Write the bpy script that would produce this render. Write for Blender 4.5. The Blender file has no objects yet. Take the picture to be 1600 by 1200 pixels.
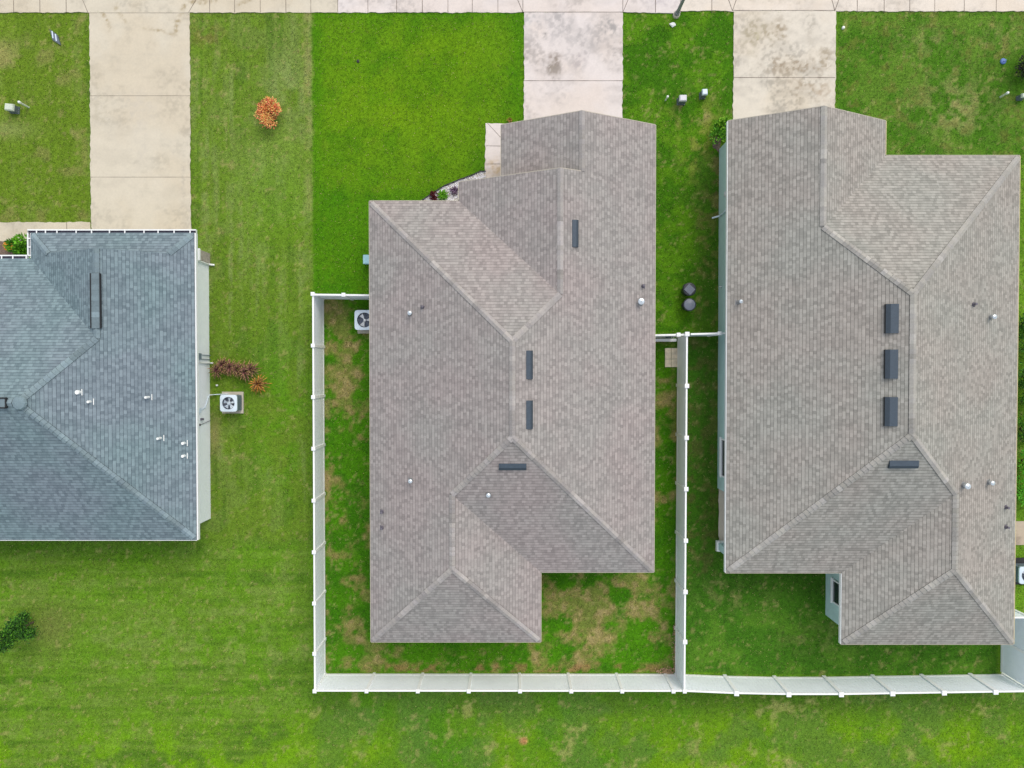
import bpy, bmesh, math, random
import numpy as np
from mathutils import Vector, Matrix
random.seed(7)
RNG = np.random.default_rng(11)
SC = bpy.context.scene
COL = SC.collection
rad = math.radians

# ------------------------------------------------------------------ camera, sky, sun, exposure
CAM_H, CAM_T, FPX = 34.5, rad(1.03), 1109.0
cd = bpy.data.cameras.new("drone_camera")
cam = bpy.data.objects.new("drone_camera", cd)
COL.objects.link(cam)
cam.location = (0, 0, CAM_H)
cam.rotation_euler = (-CAM_T, 0, 0)
cd.sensor_width = 36.0
cd.lens = FPX / 1600.0 * 36.0
cd.clip_end = 3000
cd.clip_start = 0.5
SC.camera = cam

SUN_EL, SUN_AZ = rad(50), rad(28)
w = bpy.data.worlds.new("World")
SC.world = w
w.use_nodes = True
nt = w.node_tree
nt.nodes.clear()
sky = nt.nodes.new('ShaderNodeTexSky')
sky.sky_type = 'NISHITA'
sky.sun_disc = False
sky.sun_elevation = SUN_EL
sky.sun_rotation = SUN_AZ
sky.dust_density = 4.0
sky.air_density = 1.0
sky.ozone_density = 0.6
bg = nt.nodes.new('ShaderNodeBackground')
bg.inputs['Strength'].default_value = 0.15
wo = nt.nodes.new('ShaderNodeOutputWorld')
cloud = nt.nodes.new('ShaderNodeMix')      # thin even cloud cover over the clear sky
cloud.data_type = 'RGBA'
cloud.inputs[0].default_value = 0.6
cloud.inputs[7].default_value = (4.3, 4.45, 4.55, 1)
nt.links.new(sky.outputs[0], cloud.inputs[6])
nt.links.new(cloud.outputs[2], bg.inputs[0])
nt.links.new(bg.outputs[0], wo.inputs[0])
sl = bpy.data.lights.new("sun", 'SUN')
sl.energy = 0.95
sl.angle = rad(36)
sl.color = (1.0, 0.95, 0.86)
sun = bpy.data.objects.new("sun", sl)
COL.objects.link(sun)
sd = Vector((math.sin(SUN_AZ) * math.cos(SUN_EL), math.cos(SUN_AZ) * math.cos(SUN_EL), math.sin(SUN_EL)))
sun.rotation_euler = (-sd).to_track_quat('-Z', 'Y').to_euler()
sun.location = sd * 60
vs = SC.view_settings
vs.view_transform = 'Standard'
vs.look = 'None'
vs.gamma = 1
vs.exposure = 0.52
vs.use_curve_mapping = False


# ------------------------------------------------------------------ helpers
def U(px, py, z=0.0):
    """world point at height z seen at survey coordinate px,py"""
    dx = (px - 800) / FPX
    dy = -(py - 600) / FPX
    c, s = math.cos(-CAM_T), math.sin(-CAM_T)
    y = dy * c + s
    zz = dy * s - c
    t = (z - CAM_H) / zz
    return Vector((dx * t, y * t, z))


def s2l(c):
    out = []
    for v in c:
        v = v / 255.0
        out.append(v / 12.92 if v <= 0.04045 else ((v + 0.055) / 1.055) ** 2.4)
    return tuple(out)


def tag(o, label=None, cat=None, group=None, kind=None):
    if label: o['label'] = label
    if cat: o['category'] = cat
    if group: o['group'] = group
    if kind: o['kind'] = kind
    return o


def empty(name, loc=(0, 0, 0), rz=0):
    o = bpy.data.objects.new(name, None)
    o.location = loc
    o.rotation_euler = (0, 0, rz)
    o.empty_display_size = 0.2
    COL.objects.link(o)
    return o


class MB:
    """collects shapes; build() links them as one mesh object"""
    def __init__(s):
        s.v, s.f, s.m, s.uv, s.col = [], [], [], {}, {}

    def face(s, pts, mat=0, uv=None, col=None):
        i = len(s.v)
        s.v += [tuple(p) for p in pts]
        s.f.append(tuple(range(i, i + len(pts))))
        s.m.append(mat)
        k = len(s.f) - 1
        if uv: s.uv[k] = uv
        if col: s.col[k] = col

    def box(s, c, d, mat=0, rz=0, M=None, taper=1.0, col=None):
        x, y, z = d[0] / 2, d[1] / 2, d[2] / 2
        P = [(-x, -y, -z), (x, -y, -z), (x, y, -z), (-x, y, -z),
             (-x * taper, -y * taper, z), (x * taper, -y * taper, z), (x * taper, y * taper, z), (-x * taper, y * taper, z)]
        R = Matrix.Rotation(rz, 4, 'Z') if M is None else M
        P = [R @ Vector(p) + Vector(c) for p in P]
        for q in ((0, 3, 2, 1), (4, 5, 6, 7), (0, 1, 5, 4), (1, 2, 6, 5), (2, 3, 7, 6), (3, 0, 4, 7)):
            s.face([P[k] for k in q], mat, col=col)

    def tube(s, a, b, r, n=10, mat=0, r2=None, caps=True, col=None):
        a, b = Vector(a), Vector(b)
        r2 = r if r2 is None else r2
        d = (b - a).normalized()
        q = d.orthogonal().normalized()
        e = d.cross(q)
        A = [a + (q * math.cos(2 * math.pi * k / n) + e * math.sin(2 * math.pi * k / n)) * r for k in range(n)]
        B = [b + (q * math.cos(2 * math.pi * k / n) + e * math.sin(2 * math.pi * k / n)) * r2 for k in range(n)]
        for k in range(n):
            j = (k + 1) % n
            s.face([A[k], A[j], B[j], B[k]], mat, col=col)
        if caps:
            s.face(A[::-1], mat, col=col)
            s.face(B, mat, col=col)

    def path(s, pts, r, n=8, mat=0):
        for a, b in zip(pts[:-1], pts[1:]):
            s.tube(a, b, r, n, mat)

    def lathe(s, prof, c=(0, 0, 0), n=24, mat=0, M=None, col=None):
        R = M or Matrix.Identity(4)
        ring = []
        for (r, z) in prof:
            ring.append([R @ Vector((r * math.cos(2 * math.pi * k / n), r * math.sin(2 * math.pi * k / n), z)) + Vector(c) for k in range(n)])
        for A, B in zip(ring[:-1], ring[1:]):
            for k in range(n):
                j = (k + 1) % n
                s.face([A[k], A[j], B[j], B[k]], mat, col=col)

    def build(s, name, mats, parent=None, smooth=False, merge=True):
        me = bpy.data.meshes.new(name)
        me.from_pydata(s.v, [], s.f)
        if not isinstance(mats, (list, tuple)): mats = [mats]
        for m in mats: me.materials.append(m)
        me.polygons.foreach_set('material_index', s.m)
        if s.uv:
            ul = me.uv_layers.new(name='UVMap')
            for k, p in enumerate(me.polygons):
                if k in s.uv:
                    for li, uvv in zip(p.loop_indices, s.uv[k]): ul.data[li].uv = uvv
        if s.col:
            ca = me.color_attributes.new('tint', 'FLOAT_COLOR', 'CORNER')
            for k, p in enumerate(me.polygons):
                c = s.col.get(k, (1, 1, 1))
                for li in p.loop_indices: ca.data[li].color = (*c, 1)
        if merge:
            bm = bmesh.new()
            bm.from_mesh(me)
            bmesh.ops.remove_doubles(bm, verts=bm.verts, dist=0.0003)
            bmesh.ops.recalc_face_normals(bm, faces=bm.faces)
            bm.to_mesh(me)
            bm.free()
        if smooth:
            me.polygons.foreach_set('use_smooth', [True] * len(me.polygons))
        o = bpy.data.objects.new(name, me)
        COL.objects.link(o)
        if parent is not None: o.parent = parent
        return o


def copy_tree(o, parent=None):
    c = o.copy()
    COL.objects.link(c)
    c.parent = parent
    for ch in list(o.children): copy_tree(ch, c)
    return c


# ------------------------------------------------------------------ materials
def mat(name, color, rough=0.7, metal=0.0, var=0.12, scale=6.0, bump=0.0, bscale=60.0, attr=None, spec=0.5, hue=None, detail=4):
    m = bpy.data.materials.new(name)
    m.use_nodes = True
    n, l = m.node_tree.nodes, m.node_tree.links
    b = n['Principled BSDF']
    b.inputs['Roughness'].default_value = rough
    b.inputs['Metallic'].default_value = metal
    b.inputs['Specular IOR Level'].default_value = spec
    tc = n.new('ShaderNodeTexCoord')
    no = n.new('ShaderNodeTexNoise')
    no.inputs['Scale'].default_value = scale
    no.inputs['Detail'].default_value = detail
    no.inputs['Roughness'].default_value = 0.65
    l.new(tc.outputs['Object'], no.inputs['Vector'])
    mr = n.new('ShaderNodeMapRange')
    mr.inputs['From Min'].default_value = 0.25
    mr.inputs['From Max'].default_value = 0.75
    mr.inputs['To Min'].default_value = 1 - var
    mr.inputs['To Max'].default_value = 1 + var
    l.new(no.outputs['Fac'], mr.inputs['Value'])
    mx = n.new('ShaderNodeMix')
    mx.data_type = 'RGBA'
    mx.blend_type = 'MULTIPLY'
    mx.inputs[0].default_value = 1
    if attr:
        at = n.new('ShaderNodeAttribute')
        at.attribute_name = attr
        m2 = n.new('ShaderNodeMix')
        m2.data_type = 'RGBA'
        m2.blend_type = 'MULTIPLY'
        m2.inputs[0].default_value = 1
        m2.inputs[6].default_value = (*color, 1)
        l.new(at.outputs['Color'], m2.inputs[7])
        l.new(m2.outputs[2], mx.inputs[6])
    else:
        mx.inputs[6].default_value = (*color, 1)
    l.new(mr.outputs[0], mx.inputs[7])
    l.new(mx.outputs[2], b.inputs['Base Color'])
    if bump:
        nb = n.new('ShaderNodeTexNoise')
        nb.inputs['Scale'].default_value = bscale
        nb.inputs['Detail'].default_value = 3
        l.new(tc.outputs['Object'], nb.inputs['Vector'])
        bp = n.new('ShaderNodeBump')
        bp.inputs['Strength'].default_value = bump
        bp.inputs['Distance'].default_value = 0.02
        l.new(nb.outputs['Fac'], bp.inputs['Height'])
        l.new(bp.outputs[0], b.inputs['Normal'])
    return m


def shingle_mat(name, base, dark, light, line, tintA, tintB, lw=0.010, contrast=1.0):
    m = bpy.data.materials.new(name)
    m.use_nodes = True
    n, l = m.node_tree.nodes, m.node_tree.links
    b = n['Principled BSDF']
    b.inputs['Roughness'].default_value = 0.95
    b.inputs['Specular IOR Level'].default_value = 0.15
    uv = n.new('ShaderNodeUVMap')
    uv.uv_map = 'UVMap'

    def brick(width, off, freq, c1, c2, c3, bias, mort, sh=(0, 0, 0), row=0.142):
        mp = n.new('ShaderNodeMapping')
        mp.inputs['Location'].default_value = sh
        l.new(uv.outputs[0], mp.inputs['Vector'])
        t = n.new('ShaderNodeTexBrick')
        t.offset = off
        t.offset_frequency = freq
        t.squash = 1
        t.inputs['Scale'].default_value = 1
        t.inputs['Brick Width'].default_value = width
        t.inputs['Row Height'].default_value = row
        t.inputs['Mortar Size'].default_value = mort
        t.inputs['Mortar Smooth'].default_value = 0.3
        t.inputs['Bias'].default_value = bias
        t.inputs['Color1'].default_value = (*c1, 1)
        t.inputs['Color2'].default_value = (*c2, 1)
        t.inputs['Mortar'].default_value = (*c3, 1)
        l.new(mp.outputs[0], t.inputs['Vector'])
        return t
    A = brick(0.15, 0.37, 2, light, dark, base, 0.0, 0.0, (3.13, 0, 0))
    B = brick(0.105, 0.61, 3, base, dark, base, -0.1, 0.0, (7.77, 0, 0))
    mixab = n.new('ShaderNodeMix')
    mixab.data_type = 'RGBA'
    mixab.inputs[0].default_value = 0.38
    l.new(A.outputs['Color'], mixab.inputs[6])
    l.new(B.outputs['Color'], mixab.inputs[7])
    # course edge line from v
    sep = n.new('ShaderNodeSeparateXYZ')
    l.new(uv.outputs[0], sep.inputs[0])
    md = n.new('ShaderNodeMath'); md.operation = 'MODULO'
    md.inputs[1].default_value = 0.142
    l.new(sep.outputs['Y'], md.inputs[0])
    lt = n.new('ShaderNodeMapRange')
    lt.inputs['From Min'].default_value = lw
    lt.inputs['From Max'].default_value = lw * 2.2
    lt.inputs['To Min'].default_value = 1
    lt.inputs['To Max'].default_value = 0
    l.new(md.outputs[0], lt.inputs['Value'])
    # line strength broken up by laminated tabs (edge granule colour, with shadow painted in under thick tabs)
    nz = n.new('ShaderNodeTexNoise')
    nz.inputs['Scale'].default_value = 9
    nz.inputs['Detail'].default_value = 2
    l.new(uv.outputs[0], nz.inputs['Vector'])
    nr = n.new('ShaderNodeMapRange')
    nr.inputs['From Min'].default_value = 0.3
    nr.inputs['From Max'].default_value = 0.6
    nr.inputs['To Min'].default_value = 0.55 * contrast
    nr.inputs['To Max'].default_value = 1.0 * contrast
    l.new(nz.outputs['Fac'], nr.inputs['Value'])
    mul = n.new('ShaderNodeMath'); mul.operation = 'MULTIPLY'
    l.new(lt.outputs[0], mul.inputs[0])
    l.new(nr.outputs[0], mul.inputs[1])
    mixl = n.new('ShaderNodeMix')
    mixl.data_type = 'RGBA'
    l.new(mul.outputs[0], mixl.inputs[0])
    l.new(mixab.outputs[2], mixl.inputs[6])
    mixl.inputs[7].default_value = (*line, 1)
    # broad weathering tints
    tc = n.new('ShaderNodeTexCoord')
    n2 = n.new('ShaderNodeTexNoise')
    n2.inputs['Scale'].default_value = 0.33
    n2.inputs['Detail'].default_value = 3
    l.new(tc.outputs['Object'], n2.inputs['Vector'])
    cr = n.new('ShaderNodeValToRGB')
    cr.color_ramp.elements[0].position = 0.36
    cr.color_ramp.elements[1].position = 0.64
    cr.color_ramp.elements[0].color = (*tintA, 1)
    cr.color_ramp.elements[1].color = (*tintB, 1)
    l.new(n2.outputs['Fac'], cr.inputs[0])
    mt = n.new('ShaderNodeMix'); mt.data_type = 'RGBA'; mt.blend_type = 'MULTIPLY'
    mt.inputs[0].default_value = 1
    l.new(mixl.outputs[2], mt.inputs[6])
    l.new(cr.outputs[0], mt.inputs[7])
    # granules
    n3 = n.new('ShaderNodeTexNoise')
    n3.inputs['Scale'].default_value = 30
    n3.inputs['Detail'].default_value = 5
    n3.inputs['Roughness'].default_value = 0.8
    l.new(tc.outputs['Object'], n3.inputs['Vector'])
    mr = n.new('ShaderNodeMapRange')
    mr.inputs['From Min'].default_value = 0.3
    mr.inputs['From Max'].default_value = 0.7
    mr.inputs['To Min'].default_value = 0.88
    mr.inputs['To Max'].default_value = 1.12
    l.new(n3.outputs['Fac'], mr.inputs['Value'])
    mg = n.new('ShaderNodeMix'); mg.data_type = 'RGBA'; mg.blend_type = 'MULTIPLY'
    mg.inputs[0].default_value = 1
    l.new(mt.outputs[2], mg.inputs[6])
    l.new(mr.outputs[0], mg.inputs[7])
    l.new(mg.outputs[2], b.inputs['Base Color'])
    bp = n.new('ShaderNodeBump')
    bp.inputs['Strength'].default_value = 0.5
    bp.inputs['Distance'].default_value = 0.012
    inv = n.new('ShaderNodeMath'); inv.operation = 'SUBTRACT'
    inv.inputs[0].default_value = 1
    l.new(md.outputs[0], inv.inputs[1])
    l.new(inv.outputs[0], bp.inputs['Height'])
    l.new(bp.outputs[0], b.inputs['Normal'])
    return m


def leaf_mat(name, rough=0.55):
    m = bpy.data.materials.new(name)
    m.use_nodes = True
    n, l = m.node_tree.nodes, m.node_tree.links
    b = n['Principled BSDF']
    b.inputs['Roughness'].default_value = rough
    b.inputs['Specular IOR Level'].default_value = 0.25
    at = n.new('ShaderNodeAttribute')
    at.attribute_name = 'tint'
    tc = n.new('ShaderNodeTexCoord')
    no = n.new('ShaderNodeTexNoise')
    no.inputs['Scale'].default_value = 30
    l.new(tc.outputs['Object'], no.inputs['Vector'])
    mr = n.new('ShaderNodeMapRange')
    mr.inputs['To Min'].default_value = 0.8
    mr.inputs['To Max'].default_value = 1.2
    l.new(no.outputs['Fac'], mr.inputs['Value'])
    mx = n.new('ShaderNodeMix'); mx.data_type = 'RGBA'; mx.blend_type = 'MULTIPLY'
    mx.inputs[0].default_value = 1
    l.new(at.outputs['Color'], mx.inputs[6])
    l.new(mr.outputs[0], mx.inputs[7])
    l.new(mx.outputs[2], b.inputs['Base Color'])
    return m


def ground_mat():
    m = bpy.data.materials.new('lawn')
    m.use_nodes = True
    n, l = m.node_tree.nodes, m.node_tree.links
    b = n['Principled BSDF']
    b.inputs['Roughness'].default_value = 0.9
    b.inputs['Specular IOR Level'].default_value = 0.1
    at = n.new('ShaderNodeAttribute')
    at.attribute_name = 'tint'
    tc = n.new('ShaderNodeTexCoord')
    prev = at.outputs['Color']
    for sc, lo, hi, dt in ((1.1, 0.93, 1.07, 4), (6.0, 0.74, 1.26, 6), (22.0, 0.58, 1.42, 5)):
        no = n.new('ShaderNodeTexNoise')
        no.inputs['Scale'].default_value = sc
        no.inputs['Detail'].default_value = dt
        no.inputs['Roughness'].default_value = 0.7
        l.new(tc.outputs['Object'], no.inputs['Vector'])
        mr = n.new('ShaderNodeMapRange')
        mr.inputs['From Min'].default_value = 0.3
        mr.inputs['From Max'].default_value = 0.7
        mr.inputs['To Min'].default_value = lo
        mr.inputs['To Max'].default_value = hi
        l.new(no.outputs['Fac'], mr.inputs['Value'])
        mx = n.new('ShaderNodeMix'); mx.data_type = 'RGBA'; mx.blend_type = 'MULTIPLY'
        mx.inputs[0].default_value = 1
        l.new(prev, mx.inputs[6])
        l.new(mr.outputs[0], mx.inputs[7])
        prev = mx.outputs[2]
    l.new(prev, b.inputs['Base Color'])
    nb = n.new('ShaderNodeTexNoise')
    nb.inputs['Scale'].default_value = 30
    nb.inputs['Detail'].default_value = 4
    l.new(tc.outputs['Object'], nb.inputs['Vector'])
    bp = n.new('ShaderNodeBump')
    bp.inputs['Strength'].default_value = 0.6
    bp.inputs['Distance'].default_value = 0.03
    l.new(nb.outputs['Fac'], bp.inputs['Height'])
    l.new(bp.outputs[0], b.inputs['Normal'])
    return m


M = {}
M['lawn'] = ground_mat()
M['leaf'] = leaf_mat('leaf')
M['blade'] = leaf_mat('grass_blade', 0.8)
M['roof_warm'] = shingle_mat('shingle_warm_grey', (.34, .315, .303), (.235, .219, .212), (.412, .385, .368), (.12, .112, .11),
                             (0.98, 1.0, 0.99), (1.04, 0.985, 0.99), contrast=0.9)
M['roof_grey'] = shingle_mat('shingle_grey', (.35, .336, .31), (.235, .226, .21), (.428, .408, .38), (.09, .085, .078),
                             (0.98, 1.01, 0.99), (1.03, 0.99, 0.97), contrast=1.0)
M['roof_blue'] = shingle_mat('shingle_slate_blue', (.19, .25, .28), (.125, .168, .192), (.25, .325, .355), (.05, .068, .083),
                             (0.97, 1.02, 1.0), (1.04, 0.98, 1.01), contrast=1.0)
M['cap_warm'] = mat('ridge_shingle_warm', (.36, .335, .322), .95, attr='tint', scale=14, var=.15, bump=.3)
M['cap_grey'] = mat('ridge_shingle_grey', (.365, .35, .325), .95, attr='tint', scale=14, var=.15, bump=.3)
M['cap_blue'] = mat('ridge_shingle_blue', (.195, .26, .29), .95, attr='tint', scale=14, var=.15, bump=.3)
M['vinyl'] = mat('white_vinyl', (.88, .89, .90), .45, var=.04, scale=1.2)
M['vinyl_panel'] = mat('white_vinyl_boards', (.86, .91, .96), .5, var=.04, scale=1.5)
M['trim_white'] = mat('white_trim', (.80, .82, .82), .5, var=.05)
M['trim_tan'] = mat('tan_trim', (.46, .42, .34), .6, var=.08)
M['trim_yellow'] = mat('cream_trim', (.62, .52, .30), .6, var=.08)
M['slate_edge'] = mat('slate_edge', (.15, .21, .24), .9, var=.1)
M['wall_white'] = mat('pale_stucco', (.88, .92, .95), .9, var=.04, scale=2, bump=.3, bscale=90)
M['wall_teal'] = mat('teal_stucco', (.43, .61, .60), .9, var=.07, scale=2, bump=.3, bscale=90)
M['wall_warm'] = mat('beige_stucco', (.55, .48, .38), .9, var=.06, scale=2, bump=.3, bscale=90)
M['stone'] = mat('stone_veneer', (.38, .34, .30), .9, var=.4, scale=9, bump=.6, bscale=20)
M['soffit'] = mat('soffit', (.6, .6, .58), .8, var=.05)
M['navy'] = mat('dark_blue_metal', (.026, .042, .060), .6, var=.15, scale=9)
M['navy2'] = mat('slate_blue_metal', (.044, .066, .092), .6, var=.15, scale=9)
M['black'] = mat('black_plastic', (.015, .016, .018), .6, var=.2)
M['charcoal'] = mat('charcoal_plastic', (.02, .024, .034), .42, var=.2, scale=12)
M['charcoal2'] = mat('grey_plastic', (.14, .16, .21), .4, var=.15, scale=12)
M['silver'] = mat('galvanised_metal', (.62, .68, .72), .35, metal=.6, var=.1, scale=10)
M['lead'] = mat('lead_flashing', (.13, .12, .15), .6, var=.15, scale=15)
M['pvc'] = mat('white_plastic', (.82, .84, .82), .5, var=.05)
M['grey_metal'] = mat('grey_metal', (.25, .26, .27), .5, metal=.3, var=.15, scale=8)
M['ac_paint'] = mat('light_grey_paint', (.64, .74, .84), .45, var=.05, scale=5)
M['fan_white'] = mat('white_fan', (.85, .88, .92), .45, var=.04)
M['ac_dark'] = mat('condenser_coil', (.17, .22, .26), .6, var=.3, scale=40)
M['ac_deep'] = mat('condenser_inside', (.10, .13, .20), .7, var=.2)
M['green_box'] = mat('pale_green_enclosure', (.56, .62, .52), .6, var=.1, scale=8)
M['dark_side'] = mat('dark_frame_shaded_housing', (.10, .13, .14), .7, var=.15, scale=8)
M['lilac_box'] = mat('light_grey_enclosure', (.62, .62, .66), .5, var=.08, scale=8)
M['blue_box'] = mat('light_blue_plastic', (.36, .62, .72), .5, var=.1, scale=8)
M['blue_lid'] = mat('blue_plastic', (.08, .16, .42), .5, var=.2, scale=15)
M['glass'] = mat('dark_glass', (.02, .03, .035), .08, var=.1, scale=2)
M['mulch'] = mat('brown_mulch', (.17, .12, .095), .95, var=.6, scale=16, bump=1, bscale=30)
M['soil'] = mat('bare_soil', (.30, .22, .15), .95, var=.4, scale=9, bump=.6, bscale=25)
M['asphalt'] = mat('asphalt', (.055, .055, .058), .9, var=.2, scale=8, bump=.4)
M['conc'] = mat('concrete', (1, 1, 1), .9, attr='tint', var=.05, scale=11, bump=.25, bscale=70, spec=.2)
M['joint'] = mat('joint_filler', (.13, .10, .08), .95, var=.4, scale=12)
M['bark'] = mat('bark', (.10, .07, .05), .9, var=.3, scale=20)
M['gravel'] = mat('white_gravel', (.86, .85, .88), .8, attr='tint', var=.2, scale=20)
M['redmulch'] = mat('maroon_foliage', (.10, .03, .035), .8, var=.4, scale=25, bump=1)
M['gutter_in'] = mat('gutter_shade', (.075, .065, .095), .9, var=.4, scale=12)  # shade inside the gutter trough, painted as a dark bottom


# ------------------------------------------------------------------ lawn colour (grass varieties, wear, mowing lines and painted shade by the houses), plan coordinates
TAB = RNG.random((256, 256))


def vn(x, y, s, seed=0, sx=1.0, sy=1.0):
    x = np.asarray(x) / (s * sx) + seed * 17.31 + 500
    y = np.asarray(y) / (s * sy) + seed * 9.77 + 500
    xi = np.floor(x).astype(int); yi = np.floor(y).astype(int)
    fx = x - xi; fy = y - yi
    fx = fx * fx * (3 - 2 * fx); fy = fy * fy * (3 - 2 * fy)
    a = TAB[xi % 256, yi % 256]; b = TAB[(xi + 1) % 256, yi % 256]
    c = TAB[xi % 256, (yi + 1) % 256]; d = TAB[(xi + 1) % 256, (yi + 1) % 256]
    return (a * (1 - fx) + b * fx) * (1 - fy) + (c * (1 - fx) + d * fx) * fy


def fbm(x, y, s, seed=0, o=4, sx=1.0, sy=1.0):
    t, a, tot = 0, 1, 0
    for k in range(o):
        t = t + a * vn(x, y, s / 2 ** k, seed + k * 3, sx, sy)
        tot += a
        a *= 0.55
    return t / tot


def st(a, b, x):
    t = np.clip((x - a) / (b - a), 0, 1)
    return t * t * (3 - 2 * t)


def bx(X, Y, x0, x1, y0, y1, s=6):
    return st(x0 - s, x0 + s, X) * (1 - st(x1 - s, x1 + s, X)) * st(y0 - s, y0 + s, Y) * (1 - st(y1 - s, y1 + s, Y))


def blob(X, Y, cx, cy, rx, ry):
    return np.exp(-(((X - cx) / rx) ** 2 + ((Y - cy) / ry) ** 2))


GL = 1.0   # overall lawn level


def lawn(x, y):
    """x,y world metres -> rgb albedo. X,Y: plan in 1/32 m steps, origin top left of the plot"""
    x = np.asarray(x, float); y = np.asarray(y, float)
    X = 800 + 32.1 * x
    Y = 580 - 32.1 * y
    shp = X.shape
    C = np.zeros(shp + (3,))

    def lay(c, w):
        c = np.array(s2l(c))
        C[...] = C * (1 - w[..., None]) + c * w[..., None]
    n1 = fbm(X, Y, 90, 1); n2 = fbm(X, Y, 30, 5); n3 = fbm(X, Y, 11, 9); n4 = fbm(X, Y, 220, 13)
    one = np.ones(shp)
    lay((98, 136, 34), one)
    lay((104, 146, 34), st(.45, .65, n1) * .6)
    lay((74, 112, 26), st(.55, .3, n2) * 0 + (1 - st(.35, .5, n2)) * .45)
    # ---- left / middle-left strip, vertical mowing lines, paler
    wz = bx(X, Y, -200, 491, -80, 860, 5)
    lay((100, 128, 38), wz * .85)
    vs_ = .6 * fbm(X + 10 * (n1 - .5), Y, 15, 21, 4, 1, 14) + .4 * fbm(X + 4 * (n1 - .5), Y, 6, 25, 3, 1, 30)
    lay((124, 142, 76), wz * st(.5, .66, vs_) * st(.38, .6, n1) * st(.3, .6, n3) * .75)
    lay((112, 130, 66), wz * st(.5, .66, n2) * .4)
    lay((66, 104, 20), wz * (1 - st(.4, .5, vs_)) * st(.3, .6, n2) * .5)
    lay((138, 142, 84), wz * bx(X, Y, 478, 492, 10, 330, 4) * st(.35, .6, fbm(X, Y, 22, 31)) * .8)
    lay((136, 150, 92), blob(X, Y, 445, 140, 28, 50) * st(.4, .6, n2) * .6)
    lay((120, 146, 66), blob(X, Y, 425, 250, 50, 80) * .5)
    lay((94, 142, 14), blob(X, Y, 440, 330, 60, 70) * .4)
    lay((82, 136, 10), blob(X, Y, 440, 650, 50, 110) * st(.3, .6, n2) * .75)
    lay((150, 140, 92), blob(X, Y, 335, 680, 9, 30) * .7)
    lay((110, 96, 52), blob(X, Y, 330, 60, 30, 20) * st(.45, .6, n3) * .6)
    # far left front
    fl = bx(X, Y, -200, 141, 15, 350, 4)
    lay((100, 126, 30), fl * .5)
    lay((148, 148, 88), blob(X, Y, 10, 90, 40, 26) * st(.35, .6, n2) * .75)
    lay((146, 152, 96), blob(X, Y, 15, 205, 42, 14) * .5)
    lay((134, 130, 76), fl * st(.58, .75, n2) * .5)
    # ---- lush front lawn
    XL = X + 14 * (fbm(X, Y, 14, 91, 4) - .5)
    lu = bx(XL, Y, 491, 820, -60, 330, 3) + bx(X, Y, 491, 600, 330, 460, 3)
    lu = np.clip(lu, 0, 1)
    lay((72, 120, 14), lu)
    lay((98, 138, 18), lu * st(.3, .62, n1) * .7)
    lay((110, 146, 16), lu * (blob(X, Y, 690, 80, 60, 40) + blob(X, Y, 630, 170, 110, 60)) * .6)
    lay((60, 114, 8), lu * (1 - st(.30, .52, n2)) * .35)
    lay((56, 116, 6), lu * (1 - bx(X, Y, 505, 800, 30, 300, 14)) * .5)
    lay((108, 130, 32), lu * st(.62, .8, n3) * .3)
    # ---- strip between middle and right drive
    mr = bx(X, Y, 970, 1147, 15, 520, 3)
    lay((62, 110, 14), mr)
    lay((92, 136, 22), mr * st(.45, .65, n2) * .6)
    lay((124, 136, 56), mr * (blob(X, Y, 1085, 190, 40, 40) + blob(X, Y, 1090, 250, 25, 50)) * st(.4, .6, n3) * .8)
    lay((168, 150, 108), (blob(X, Y, 1070, 172, 12, 8) + blob(X, Y, 1098, 185, 10, 7) * .6) * st(.4, .55, n3))
    lay((66, 100, 28), mr * bx(X, Y, 1085, 1130, 240, 560, 10) * .55)  # wall shade west of the right house, put into the grass colour
    lay((112, 104, 62), mr * bx(X, Y, 1112, 1126, 215, 340, 4) * st(.4, .6, n3) * .8)
    lay((112, 112, 58), bx(X, Y, 1085, 1125, 300, 520, 10) * st(.52, .66, n3) * .6)
    # ---- right front
    rf = bx(X, Y, 1303, 1800, 5, 260, 3)
    lay((70, 114, 24), rf)
    lay((102, 134, 46), rf * st(.42, .62, n2) * .55)
    lay((142, 146, 88), rf * (blob(X, Y, 1490, 170, 60, 45) + blob(X, Y, 1440, 70, 40, 25) * .5 + blob(X, Y, 1560, 60, 40, 25) * .4) * st(.36, .6, n3) * .85)
    lay((112, 102, 54), rf * st(.58, .72, n3) * .4)
    lay((52, 92, 14), rf * blob(X, Y, 1540, 150, 28, 50) * .4)
    # ---- middle back yard: green with straw patches
    my = bx(X, Y, 506, 1059, 466, 1054, 2) * (1 - bx(X, Y, 592, 1010, 440, 880, 4)) * (1 - bx(X, Y, 985, 1075, 400, 528, 1))
    lay((70, 124, 14), my)
    lay((50, 104, 12), my * (1 - st(.36, .52, n2)) * .6)
    dr = .45 * one
    dr = dr + .32 * blob(X, Y, 540, 600, 28, 60) + .22 * blob(X, Y, 530, 490, 40, 30) + .1 * blob(X, Y, 560, 900, 30, 160)
    dr = dr + .30 * blob(X, Y, 905, 945, 70, 40) + .24 * blob(X, Y, 1010, 930, 40, 45) + .14 * blob(X, Y, 900, 1010, 90, 30) + .1 * blob(X, Y, 680, 1040, 160, 14)
    dr = dr - .3 * blob(X, Y, 970, 940, 12, 35) - .18 * blob(X, Y, 1000, 1010, 45, 25) - .25 * blob(X, Y, 515, 1000, 14, 80) - .2 * blob(X, Y, 860, 990, 14, 20)
    nn = fbm(X, Y, 22, 41, 6) + .30 * (fbm(X, Y, 7, 44, 3) - .5)
    wdry = my * st(.0, .2, nn + dr - 1.0 + .02)
    lay((132, 126, 72), wdry * (.55 + .4 * st(.35, .6, n3)))
    lay((162, 146, 104), my * st(.1, .26, nn + dr - 1.02) * st(.45, .65, n3) * .6)
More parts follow.
